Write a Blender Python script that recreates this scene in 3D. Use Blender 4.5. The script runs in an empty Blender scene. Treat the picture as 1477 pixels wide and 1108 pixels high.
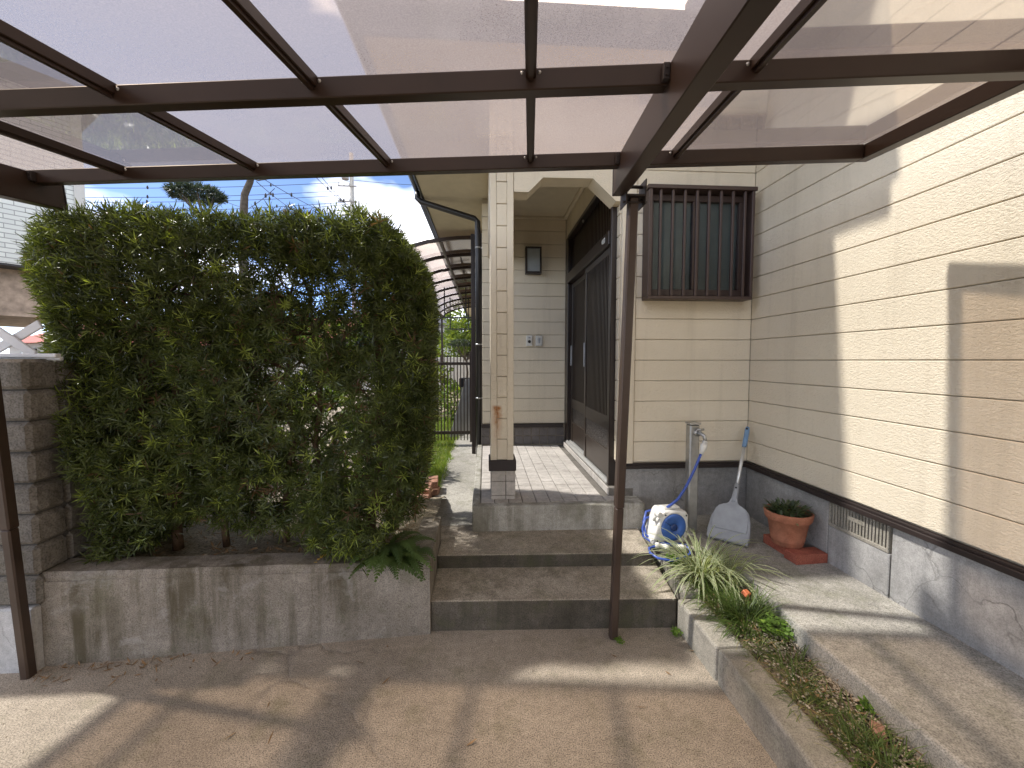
import bpy, bmesh, math, random
import numpy as np
from mathutils import Vector, Matrix

# ------------------------------------------------------------------ scene, camera, light
S = bpy.context.scene
COL = S.collection
R = math.radians
EYE = Vector((0, 0, 1.43))
cam_d = bpy.data.cameras.new('camera')
cam_d.sensor_width = 36.0
cam_d.lens = 605.0 / 1477.0 * 36.0
cam_d.clip_start = 0.02
cam_d.clip_end = 2000
cam = bpy.data.objects.new('camera', cam_d)
COL.objects.link(cam)
cam.location = EYE
cam.rotation_euler = (R(90 - 3.216), 0, R(-3.634))
S.camera = cam

SUN_DIR = Vector((1.0, -0.17, -1.45)).normalized()      # the way the light travels
SUN_ELEV = math.asin(-SUN_DIR.z)
SUN_ROT = math.atan2(-SUN_DIR.x, -SUN_DIR.y)
world = bpy.data.worlds.new('World')
S.world = world
world.use_nodes = True
wn = world.node_tree.nodes
wl = world.node_tree.links
wn.clear()
w_out = wn.new('ShaderNodeOutputWorld')
w_bg = wn.new('ShaderNodeBackground')
w_bg.inputs['Strength'].default_value = 0.15
w_sky = wn.new('ShaderNodeTexSky')
w_sky.sky_type = 'NISHITA'
w_sky.sun_disc = False
w_sky.sun_elevation = SUN_ELEV
w_sky.sun_rotation = SUN_ROT
w_sky.air_density = 0.36
w_sky.dust_density = 0.1
w_sky.ozone_density = 1.2
w_tc = wn.new('ShaderNodeTexCoord')
w_map = wn.new('ShaderNodeMapping')
w_map.inputs['Scale'].default_value = (1.0, 1.0, 2.4)
w_map.inputs['Location'].default_value = (9.9, 0.3, 4.0)
w_map.inputs['Rotation'].default_value = (0, 0, R(-120))
w_no = wn.new('ShaderNodeTexNoise')
w_no.inputs['Scale'].default_value = 2.0
w_no.inputs['Detail'].default_value = 5
w_no.inputs['Roughness'].default_value = 0.5
w_no.inputs['Distortion'].default_value = 0.25
w_rp = wn.new('ShaderNodeValToRGB')
w_rp.color_ramp.elements[0].position = 0.46
w_rp.color_ramp.elements[0].color = (0, 0, 0, 1)
w_rp.color_ramp.elements[1].position = 0.70
w_rp.color_ramp.elements[1].color = (0.9, 0.9, 0.9, 1)
w_mx = wn.new('ShaderNodeMix')
w_mx.data_type = 'RGBA'
w_mx.inputs['B'].default_value = (16.0, 15.2, 14.2, 1)  # cloud colour, made brighter than real cloud to fill the shade
wl.new(w_tc.outputs['Generated'], w_map.inputs['Vector'])
wl.new(w_map.outputs['Vector'], w_no.inputs['Vector'])
wl.new(w_no.outputs['Fac'], w_rp.inputs['Fac'])
wl.new(w_rp.outputs['Color'], w_mx.inputs['Factor'])
wl.new(w_sky.outputs['Color'], w_mx.inputs['A'])
wl.new(w_mx.outputs['Result'], w_bg.inputs['Color'])
wl.new(w_bg.outputs['Background'], w_out.inputs['Surface'])

sun_d = bpy.data.lights.new('sun', 'SUN')
sun_d.energy = 2.0
sun_d.angle = R(1.7)
sun_d.color = (1.0, 0.955, 0.89)
sun = bpy.data.objects.new('sun', sun_d)
COL.objects.link(sun)
sun.location = (-6, 2, 9)
sun.rotation_euler = SUN_DIR.to_track_quat('-Z', 'Y').to_euler()

S.view_settings.view_transform = 'Standard'
S.view_settings.look = 'None'
S.view_settings.gamma = 1.0
S.view_settings.exposure = 1.43
S.render.engine = 'CYCLES'
S.cycles.use_denoising = True
S.cycles.max_bounces = 8
S.cycles.diffuse_bounces = 6
S.cycles.transparent_max_bounces = 24
S.cycles.caustics_reflective = False
S.cycles.caustics_refractive = False
S.cycles.sample_clamp_indirect = 6

# ------------------------------------------------------------------ materials
MATS = {}


class NT:
    """small helper round a material's node tree, everything in world position"""
    def __init__(self, name):
        self.m = bpy.data.materials.new(name)
        self.m.use_nodes = True
        self.n = self.m.node_tree.nodes
        self.l = self.m.node_tree.links
        self.b = self.n['Principled BSDF']
        self.out = self.n['Material Output']
        g = self.n.new('ShaderNodeNewGeometry')
        self.pos = g.outputs['Position']
        MATS[name] = self.m

    def vec(self, scale=(1, 1, 1), loc=(0, 0, 0), rot=(0, 0, 0), src=None):
        mp = self.n.new('ShaderNodeMapping')
        mp.inputs['Scale'].default_value = scale
        mp.inputs['Location'].default_value = loc
        mp.inputs['Rotation'].default_value = rot
        self.l.new(src or self.pos, mp.inputs['Vector'])
        return mp.outputs['Vector']

    def noise(self, scale, detail=5, rough=0.55, v=None, dist=0.0):
        t = self.n.new('ShaderNodeTexNoise')
        t.inputs['Scale'].default_value = scale
        t.inputs['Detail'].default_value = detail
        t.inputs['Roughness'].default_value = rough
        t.inputs['Distortion'].default_value = dist
        self.l.new(v or self.pos, t.inputs['Vector'])
        return t.outputs['Fac']

    def voro(self, scale, feature='F1', v=None, out='Distance'):
        t = self.n.new('ShaderNodeTexVoronoi')
        t.feature = feature
        t.inputs['Scale'].default_value = scale
        self.l.new(v or self.pos, t.inputs['Vector'])
        return t.outputs[out]

    def ramp(self, fac, stops):
        r = self.n.new('ShaderNodeValToRGB')
        e = r.color_ramp.elements
        while len(e) < len(stops):
            e.new(0.5)
        for k, (p, c) in zip(e, stops):
            k.position = p
            k.color = (c, c, c, 1) if isinstance(c, (int, float)) else (c[0], c[1], c[2], 1)
        self.l.new(fac, r.inputs['Fac'])
        return r.outputs['Color']

    def mix(self, a, b, fac, mode='MIX'):
        x = self.n.new('ShaderNodeMix')
        x.data_type = 'RGBA'
        x.blend_type = mode
        for s, v in (('A', a), ('B', b), ('Factor', fac)):
            if isinstance(v, (int, float)):
                if s == 'Factor':
                    x.inputs[s].default_value = v
                else:
                    x.inputs[s].default_value = (v, v, v, 1)
            elif isinstance(v, tuple):
                x.inputs[s].default_value = (v[0], v[1], v[2], 1)
            else:
                self.l.new(v, x.inputs[s])
        return x.outputs['Result']

    def math(self, op, a, b=0.0):
        x = self.n.new('ShaderNodeMath')
        x.operation = op
        for i, v in enumerate((a, b)):
            if isinstance(v, (int, float)):
                x.inputs[i].default_value = v
            else:
                self.l.new(v, x.inputs[i])
        return x.outputs[0]

    def color(self, c):
        if isinstance(c, tuple):
            self.b.inputs['Base Color'].default_value = (c[0], c[1], c[2], 1)
        else:
            self.l.new(c, self.b.inputs['Base Color'])

    def rough(self, v, spec=0.5, metal=0.0):
        if isinstance(v, (int, float)):
            self.b.inputs['Roughness'].default_value = v
        else:
            self.l.new(v, self.b.inputs['Roughness'])
        self.b.inputs['Specular IOR Level'].default_value = spec
        self.b.inputs['Metallic'].default_value = metal

    def bump(self, h, strength=0.3, dist=0.01):
        x = self.n.new('ShaderNodeBump')
        x.inputs['Strength'].default_value = strength
        x.inputs['Distance'].default_value = dist
        self.l.new(h, x.inputs['Height'])
        self.l.new(x.outputs['Normal'], self.b.inputs['Normal'])

    def leaf_shade(self, col, trans=0.35, tcol=None):
        """mix the principled surface with light coming through the leaf"""
        t = self.n.new('ShaderNodeBsdfTranslucent')
        mx = self.n.new('ShaderNodeMixShader')
        mx.inputs[0].default_value = trans
        if tcol is None:
            tcol = self.mix(col, (1.6, 1.55, 0.7), 1.0, 'MULTIPLY')
        self.l.new(tcol, t.inputs['Color'])
        self.l.new(self.b.outputs[0], mx.inputs[1])
        self.l.new(t.outputs[0], mx.inputs[2])
        self.l.new(mx.outputs[0], self.out.inputs['Surface'])

    def attr(self, name):
        a = self.n.new('ShaderNodeAttribute')
        a.attribute_name = name
        return a.outputs['Fac']


def plain(name, c, rough=0.5, spec=0.5, metal=0.0, var=0.12, vs=9.0, bump=None):
    t = NT(name)
    n = t.noise(vs, 5)
    lo = tuple(q * (1 - var) for q in c)
    hi = tuple(min(1, q * (1 + var)) for q in c)
    t.color(t.ramp(n, [(0.3, lo), (0.7, hi)]))
    t.rough(rough, spec, metal)
    if bump:
        t.bump(t.noise(bump[0], 4), bump[1], bump[2])
    return t


def siding(name, c, rust=False):
    t = NT(name)
    big = t.noise(1.3, 4)
    col = t.ramp(big, [(0.3, tuple(q * 0.94 for q in c)), (0.7, tuple(min(1, q * 1.04) for q in c))])
    dirt = t.ramp(t.noise(1.0, 6, 0.65, t.vec((7, 7, 0.4))), [(0.52, 0.0), (0.78, 0.32)])
    col = t.mix(col, (0.34, 0.29, 0.21), dirt)
    if rust:
        sep = t.n.new('ShaderNodeSeparateXYZ')
        t.l.new(t.pos, sep.inputs[0])
        wob = t.math('MULTIPLY', t.math('SUBTRACT', t.noise(14, 3), 0.5), 0.05)
        dx = t.math('ABSOLUTE', t.math('ADD', t.math('SUBTRACT', sep.outputs['X'], 0.083), wob))
        a = t.ramp(t.math('MULTIPLY', dx, 17.0), [(0.0, 1.0), (0.75, 0.0)])
        zz = t.math('DIVIDE', t.math('SUBTRACT', sep.outputs['Z'], 0.78), 0.34)
        b = t.ramp(zz, [(0.0, 0.0), (0.5, 0.35), (0.93, 1.0), (0.98, 0.0)])
        yy = t.math('LESS_THAN', sep.outputs['Y'], 3.02)
        k = t.math('MULTIPLY', t.math('MULTIPLY', a, b), yy)
        k = t.math('MULTIPLY', k, t.ramp(t.noise(40, 4), [(0.3, 0.4), (0.7, 1.0)]))
        col = t.mix(col, (0.42, 0.17, 0.04), t.math('MINIMUM', t.math('MULTIPLY', k, 1.8), 0.95))
    t.color(col)
    t.rough(0.62, 0.35)
    v1 = t.vec((62, 62, 120))
    h1 = t.noise(1.0, 3, 0.6, v1, 0.8)
    h1 = t.ramp(h1, [(0.36, 0.0), (0.62, 1.0)])
    t.bump(h1, 0.45, 0.005)
    return t


def concrete(name, c1, c2, big=2.0, speck=0.25, crack=0.0, streak=0.0, streak_c=(0.05, 0.048, 0.03),
             bump=0.4, moss=0.0, crack_scale=3.0, speck_scale=210, patch=0.0):
    t = NT(name)
    col = t.ramp(t.noise(big, 7, 0.62), [(0.3, c1), (0.68, c2)])
    fine = t.noise(speck_scale, 2, 0.5)
    col = t.mix(col, t.ramp(fine, [(0.32, 1 - speck * 1.6), (0.5, 1.0), (0.7, 1 + speck)]), 1.0, 'MULTIPLY')
    mid = t.noise(28, 5, 0.7)
    col = t.mix(col, t.ramp(mid, [(0.3, 0.80), (0.7, 1.13)]), 1.0, 'MULTIPLY')
    wear = t.noise(0.55, 8, 0.68, None, 0.8)
    col = t.mix(col, t.ramp(wear, [(0.34, 0.80), (0.5, 1.0), (0.66, 1.10)]), 1.0, 'MULTIPLY')
    spots = t.ramp(t.noise(9, 6, 0.75, t.vec((1, 1, 1), (5, 3, 1))), [(0.62, 0.0), (0.78, 0.35)])
    col = t.mix(col, tuple(q * 0.45 for q in c1), spots)
    if streak:
        s = t.noise(1.0, 6, 0.65, t.vec((11, 11, 0.9)))
        s2 = t.noise(2.2, 4)
        k = t.math('MULTIPLY', t.ramp(s, [(0.44, 0.0), (0.60, 1.0)]), t.ramp(s2, [(0.35, 0.2), (0.62, 1.0)]))
        col = t.mix(col, streak_c, t.math('MULTIPLY', k, streak))
    if patch:
        s = t.noise(3.6, 7, 0.7, None, 0.6)
        col = t.mix(col, (0.50, 0.49, 0.47), t.math('MULTIPLY', t.math('MULTIPLY', t.ramp(s, [(0.56, 0.0), (0.64, 1.0)]), t.ramp(t.noise(60, 4, 0.7), [(0.35, 0.2), (0.6, 1.0)])), patch))
    if moss:
        s = t.noise(5, 6, 0.7)
        col = t.mix(col, (0.09, 0.10, 0.035), t.math('MULTIPLY', t.ramp(s, [(0.52, 0.0), (0.68, 1.0)]), moss))
    h = t.math('ADD', t.math('MULTIPLY', t.noise(130, 4, 0.7), 0.6), t.math('MULTIPLY', mid, 0.5))
    if crack:
        wob = t.n.new('ShaderNodeVectorMath')
        wob.operation = 'ADD'
        nz = t.n.new('ShaderNodeTexNoise')
        nz.inputs['Scale'].default_value = 6
        nz.inputs['Detail'].default_value = 5
        t.l.new(t.pos, nz.inputs['Vector'])
        sc = t.n.new('ShaderNodeVectorMath')
        sc.operation = 'SCALE'
        sc.inputs['Scale'].default_value = 0.22
        t.l.new(nz.outputs['Color'], sc.inputs[0])
        t.l.new(t.pos, wob.inputs[0])
        t.l.new(sc.outputs[0], wob.inputs[1])
        d = t.voro(crack_scale, 'DISTANCE_TO_EDGE', wob.outputs[0])
        k = t.ramp(d, [(0.0, 1.0), (0.014, 0.0)])
        gate = t.ramp(t.noise(1.7, 3), [(0.45, 0.0), (0.6, 1.0)])
        k = t.math('MULTIPLY', k, gate)
        col = t.mix(col, (0.10, 0.095, 0.09), t.math('MULTIPLY', k, crack))
        h = t.math('SUBTRACT', h, t.math('MULTIPLY', k, 0.8))
    t.color(col)
    t.rough(0.9, 0.25)
    t.bump(h, bump, 0.006)
    return t


siding('siding_cream', (0.715, 0.635, 0.495))
siding('siding_rust', (0.715, 0.635, 0.495), rust=True)
plain('groove', (0.40, 0.345, 0.26), 0.9, 0.2)
plain('soffit', (0.64, 0.57, 0.44), 0.7, 0.3, var=0.05)
concrete('conc_drive', (0.295, 0.25, 0.195), (0.42, 0.365, 0.295), 0.9, 0.38, 0.4, 0.0, bump=0.6, moss=0.3, crack_scale=0.75)
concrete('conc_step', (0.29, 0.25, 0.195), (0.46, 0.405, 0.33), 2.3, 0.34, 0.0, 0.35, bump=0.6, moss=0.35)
concrete('conc_planter', (0.175, 0.15, 0.12), (0.34, 0.305, 0.26), 1.6, 0.25, 0.0, 0.9, (0.075, 0.062, 0.035), bump=0.55, moss=0.3, patch=0.3)
concrete('conc_riser', (0.055, 0.047, 0.036), (0.135, 0.118, 0.095), 3.0, 0.25, 0.0, 0.6, bump=0.55, moss=0.3)  # grimy risers, with their shade darkened into the colour as well
concrete('conc_porch', (0.34, 0.325, 0.285), (0.52, 0.50, 0.45), 3.2, 0.18, 0.0, 0.6, (0.10, 0.09, 0.05), bump=0.4, moss=0.25)
concrete('conc_found', (0.25, 0.245, 0.235), (0.43, 0.42, 0.405), 2.2, 0.12, 0.75, 0.35, (0.12, 0.12, 0.12), bump=0.3, crack_scale=3.2, patch=0.12)
concrete('conc_path', (0.30, 0.285, 0.25), (0.42, 0.40, 0.355), 1.8, 0.28, 0.3, 0.0, bump=0.5, moss=0.35, crack_scale=1.6)
concrete('conc_kerb', (0.235, 0.215, 0.18), (0.36, 0.335, 0.285), 2.5, 0.22, 0.0, 0.3, bump=0.4, moss=0.2)
concrete('block_face', (0.13, 0.12, 0.105), (0.25, 0.23, 0.205), 3.0, 0.25, 0.0, 0.5, (0.08, 0.065, 0.035), bump=0.55, speck_scale=120)
concrete('block_joint', (0.07, 0.068, 0.065), (0.12, 0.115, 0.11), 5.0, 0.2, bump=0.3)
concrete('render_white', (0.42, 0.42, 0.42), (0.62, 0.62, 0.62), 2.5, 0.1, 0.3, 0.4, (0.2, 0.19, 0.18), bump=0.25)
concrete('soil', (0.075, 0.055, 0.036), (0.23, 0.185, 0.125), 7.0, 0.45, bump=1.0, speck_scale=90)
concrete('earth', (0.22, 0.205, 0.17), (0.33, 0.31, 0.27), 0.4, 0.3, bump=0.5, moss=0.3)
concrete('soil_dry', (0.20, 0.165, 0.115), (0.42, 0.36, 0.27), 3.0, 0.35, bump=0.9, moss=0.35, speck_scale=90)
concrete('tile', (0.43, 0.40, 0.365), (0.55, 0.515, 0.475), 5.0, 0.14, 0.0, 0.12, bump=0.18, speck_scale=260)
concrete('tile_dark', (0.15, 0.135, 0.13), (0.215, 0.195, 0.185), 6.0, 0.14, bump=0.18)
concrete('grout', (0.13, 0.12, 0.105), (0.19, 0.175, 0.155), 8.0, 0.1, bump=0.2)
concrete('brick_red', (0.30, 0.085, 0.055), (0.42, 0.14, 0.09), 9.0, 0.2, bump=0.5)
concrete('brick_old', (0.32, 0.15, 0.10), (0.50, 0.30, 0.22), 7.0, 0.3, 0.0, 0.2, bump=0.7)
concrete('terracotta', (0.34, 0.125, 0.07), (0.43, 0.175, 0.10), 7.0, 0.08, 0.0, 0.3, (0.22, 0.11, 0.07), bump=0.15)
plain('brown_metal', (0.034, 0.019, 0.0125), 0.36, 0.35, 0.0, 0.15, 5)
plain('brown_post', (0.052, 0.033, 0.024), 0.38, 0.5, 0.0, 0.2, 6)
plain('brown_grille', (0.052, 0.031, 0.025), 0.42, 0.5, 0.0, 0.1, 5)
plain('brown_trim', (0.026, 0.018, 0.016), 0.5, 0.4, 0.0, 0.15, 5)
plain('gutter', (0.018, 0.017, 0.018), 0.35, 0.5, 0.0, 0.1, 5)
plain('door_brown', (0.016, 0.009, 0.0065), 0.32, 0.5, 0.0, 0.15, 7)
plain('door_rail', (0.032, 0.023, 0.017), 0.36, 0.5, 0.0, 0.15, 7)
plain('steel', (0.42, 0.42, 0.41), 0.33, 0.5, 0.85, 0.12, 30)
plain('aluminium', (0.62, 0.62, 0.60), 0.35, 0.5, 0.6, 0.08, 12)
plain('white_plastic', (0.64, 0.63, 0.59), 0.42, 0.45, 0, 0.16, 14)
plain('blue_plastic', (0.045, 0.12, 0.38), 0.42, 0.45, 0, 0.2, 16)
plain('blue_dark', (0.012, 0.035, 0.13), 0.4, 0.5, 0, 0.08, 20)
plain('hose_blue', (0.04, 0.085, 0.36), 0.35, 0.5, 0, 0.12, 20)
plain('grey_plastic', (0.30, 0.315, 0.335), 0.5, 0.4, 0, 0.14, 14, (160, 0.15, 0.002))
plain('handle_blue', (0.16, 0.27, 0.42), 0.5, 0.4, 0, 0.08, 14)
plain('black', (0.012, 0.012, 0.012), 0.6, 0.3)
plain('rubber_dark', (0.03, 0.03, 0.03), 0.7, 0.3)
plain('white_paint', (0.74, 0.75, 0.78), 0.45, 0.4, 0, 0.05)
plain('lamp_glass', (0.30, 0.33, 0.35), 0.2, 0.5, 0, 0.1, 10)
plain('curtain', (0.25, 0.265, 0.26), 0.6, 0.3, 0, 0.18, 3)
plain('bark', (0.12, 0.075, 0.045), 0.9, 0.2, 0, 0.4, 30, (60, 0.8, 0.01))
plain('bark_grey', (0.10, 0.085, 0.07), 0.9, 0.2, 0, 0.4, 20, (40, 0.8, 0.01))
plain('pole_grey', (0.34, 0.33, 0.31), 0.85, 0.2)
plain('wire', (0.03, 0.03, 0.035), 0.6, 0.3)
plain('red_roof', (0.40, 0.12, 0.09), 0.7, 0.3, 0, 0.25, 3)
plain('roof_grey', (0.055, 0.055, 0.06), 0.6, 0.4, 0, 0.2, 4)
plain('wall_pale', (0.55, 0.54, 0.51), 0.8, 0.2, 0, 0.06, 1)
plain('wall_wood', (0.40, 0.31, 0.24), 0.7, 0.3, 0, 0.35, 6)
plain('door_red', (0.10, 0.035, 0.025), 0.6, 0.3)
plain('far_glass', (0.05, 0.06, 0.07), 0.12, 0.5)
plain('dry_leaf', (0.24, 0.15, 0.075), 0.8, 0.2, 0, 0.5, 25)
plain('pebble', (0.36, 0.31, 0.24), 0.8, 0.3, 0, 0.45, 60)
plain('orange_bit', (0.75, 0.22, 0.10), 0.6, 0.3)
plain('yellow_paint', (0.75, 0.55, 0.08), 0.5, 0.4)

# carved door panel: flat pattern with relief
t = NT('door_carved')
v = t.voro(75, 'F1', None)
t.color(t.ramp(v, [(0.25, (0.10, 0.085, 0.072)), (0.6, (0.02, 0.016, 0.014))]))
t.rough(0.35)
t.bump(t.ramp(v, [(0.2, 1.0), (0.6, 0.0)]), 0.8, 0.01)

# grey brick pattern of the neighbour's wall, too far off to pick the pieces apart
t = NT('far_brick')
uv = t.n.new('ShaderNodeTexCoord')
br = t.n.new('ShaderNodeTexBrick')
br.inputs['Scale'].default_value = 1.0
br.inputs['Brick Width'].default_value = 0.46
br.inputs['Row Height'].default_value = 0.105
br.inputs['Mortar Size'].default_value = 0.010
br.inputs['Color1'].default_value = (0.60, 0.62, 0.59, 1)
br.inputs['Color2'].default_value = (0.68, 0.70, 0.66, 1)
br.inputs['Mortar'].default_value = (0.30, 0.31, 0.30, 1)
mp = t.n.new('ShaderNodeMapping')
mp.inputs['Rotation'].default_value = (R(90), 0, 0)
t.l.new(uv.outputs['Object'], mp.inputs['Vector'])
sp = t.n.new('ShaderNodeSeparateXYZ')
t.l.new(uv.outputs['Object'], sp.inputs[0])
cb_ = t.n.new('ShaderNodeCombineXYZ')
t.l.new(t.math('ADD', sp.outputs['X'], sp.outputs['Y']), cb_.inputs['X'])
t.l.new(sp.outputs['Z'], cb_.inputs['Y'])
t.l.new(cb_.outputs[0], br.inputs['Vector'])
t.color(br.outputs['Color'])
t.rough(0.8, 0.2)

# smoked polycarbonate: see-through, a little dusty, glossy
def polycarb(name, tint, dust=0.16, gloss=0.10):
    t = NT(name)
    t.n.remove(t.b)
    tr = t.n.new('ShaderNodeBsdfTransparent')
    tr.inputs['Color'].default_value = (tint[0], tint[1], tint[2], 1)
    tl = t.n.new('ShaderNodeBsdfTranslucent')
    tl.inputs['Color'].default_value = (0.36, 0.315, 0.31, 1)
    df = t.n.new('ShaderNodeBsdfDiffuse')
    df.inputs['Color'].default_value = (0.42, 0.38, 0.36, 1)
    ds = t.n.new('ShaderNodeMixShader')
    ds.inputs[0].default_value = 0.15
    t.l.new(tl.outputs[0], ds.inputs[1])
    t.l.new(df.outputs[0], ds.inputs[2])
    f = t.noise(260, 2, 0.6)
    g = t.noise(1.1, 3, 0.5)
    k = t.math('ADD', t.math('MULTIPLY', t.ramp(f, [(0.35, 0.2), (0.75, 0.8)]), dust * 0.6),
               t.math('MULTIPLY', t.ramp(g, [(0.3, 0.8), (0.75, 1.15)]), dust))
    m1 = t.n.new('ShaderNodeMixShader')
    t.l.new(k, m1.inputs[0])
    t.l.new(tr.outputs[0], m1.inputs[1])
    t.l.new(ds.outputs[0], m1.inputs[2])
    gl = t.n.new('ShaderNodeBsdfGlossy')
    gl.inputs['Roughness'].default_value = 0.06
    gl.inputs['Color'].default_value = (0.9, 0.9, 0.9, 1)
    fr = t.n.new('ShaderNodeFresnel')
    fr.inputs['IOR'].default_value = 1.5
    m2 = t.n.new('ShaderNodeMixShader')
    t.l.new(t.math('MINIMUM', t.math('MULTIPLY', fr.outputs[0], 0.8), 0.6), m2.inputs[0])
    t.l.new(m1.outputs[0], m2.inputs[1])
    t.l.new(gl.outputs[0], m2.inputs[2])
    t.l.new(m2.outputs[0], t.out.inputs['Surface'])


polycarb('polycarbonate', (0.98, 0.80, 0.645), 0.47)
polycarb('polycarbonate_awning', (0.66, 0.56, 0.52), 0.28)

# window glass over a curtain
t = NT('pane')
t.n.remove(t.b)
tr = t.n.new('ShaderNodeBsdfTransparent')
tr.inputs['Color'].default_value = (0.75, 0.78, 0.78, 1)
gl = t.n.new('ShaderNodeBsdfGlossy')
gl.inputs['Roughness'].default_value = 0.05
fr = t.n.new('ShaderNodeFresnel')
fr.inputs['IOR'].default_value = 1.28
m2 = t.n.new('ShaderNodeMixShader')
t.l.new(fr.outputs[0], m2.inputs[0])
t.l.new(tr.outputs[0], m2.inputs[1])
t.l.new(gl.outputs[0], m2.inputs[2])
t.l.new(m2.outputs[0], t.out.inputs['Surface'])


def foliage(name, dark, mid, young, trans=0.3, rough=0.42, brown=None):
    """leaf colour goes by the leaf's own age (attribute 'age' 0..1)"""
    t = NT(name)
    a = t.attr('age')
    col = t.ramp(a, [(0.0, brown or dark), (0.035, brown or dark), (0.04, dark), (0.55, mid), (0.8, mid), (1.0, young)])
    col = t.mix(col, t.ramp(t.noise(6, 3), [(0.3, 0.75), (0.7, 1.2)]), 1.0, 'MULTIPLY')
    t.color(col)
    t.rough(rough, 0.4)
    t.leaf_shade(col, trans)


foliage('leaf_hedge', (0.044, 0.058, 0.020), (0.094, 0.120, 0.037), (0.30, 0.37, 0.075), 0.34, 0.27, (0.13, 0.08, 0.045))
foliage('leaf_fern', (0.055, 0.095, 0.028), (0.10, 0.155, 0.045), (0.36, 0.24, 0.05), 0.3)
foliage('leaf_grass', (0.05, 0.085, 0.022), (0.10, 0.15, 0.035), (0.30, 0.27, 0.11), 0.35)
foliage('leaf_lawn', (0.13, 0.20, 0.035), (0.21, 0.30, 0.055), (0.38, 0.38, 0.12), 0.35)
foliage('leaf_clover', (0.08, 0.15, 0.025), (0.15, 0.26, 0.04), (0.25, 0.34, 0.06), 0.4)
foliage('leaf_shrub', (0.06, 0.10, 0.02), (0.12, 0.19, 0.03), (0.30, 0.36, 0.06), 0.4)
foliage('leaf_pine', (0.02, 0.035, 0.018), (0.035, 0.055, 0.025), (0.07, 0.09, 0.03), 0.15)
foliage('leaf_tree', (0.07, 0.11, 0.02), (0.16, 0.22, 0.04), (0.30, 0.34, 0.07), 0.4)
foliage('leaf_pot', (0.04, 0.065, 0.028), (0.08, 0.11, 0.05), (0.19, 0.21, 0.11), 0.25)
# striped blades: green with cream edges, across = 0..1
t = NT('leaf_striped')
ac = t.attr('across')
col = t.ramp(ac, [(0.0, (0.58, 0.59, 0.40)), (0.22, (0.56, 0.57, 0.38)), (0.28, (0.10, 0.165, 0.045)), (0.72, (0.08, 0.145, 0.04)), (0.78, (0.56, 0.57, 0.38))])
t.color(col)
t.rough(0.4, 0.4)
t.leaf_shade(col, 0.3)
M = MATS

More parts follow.
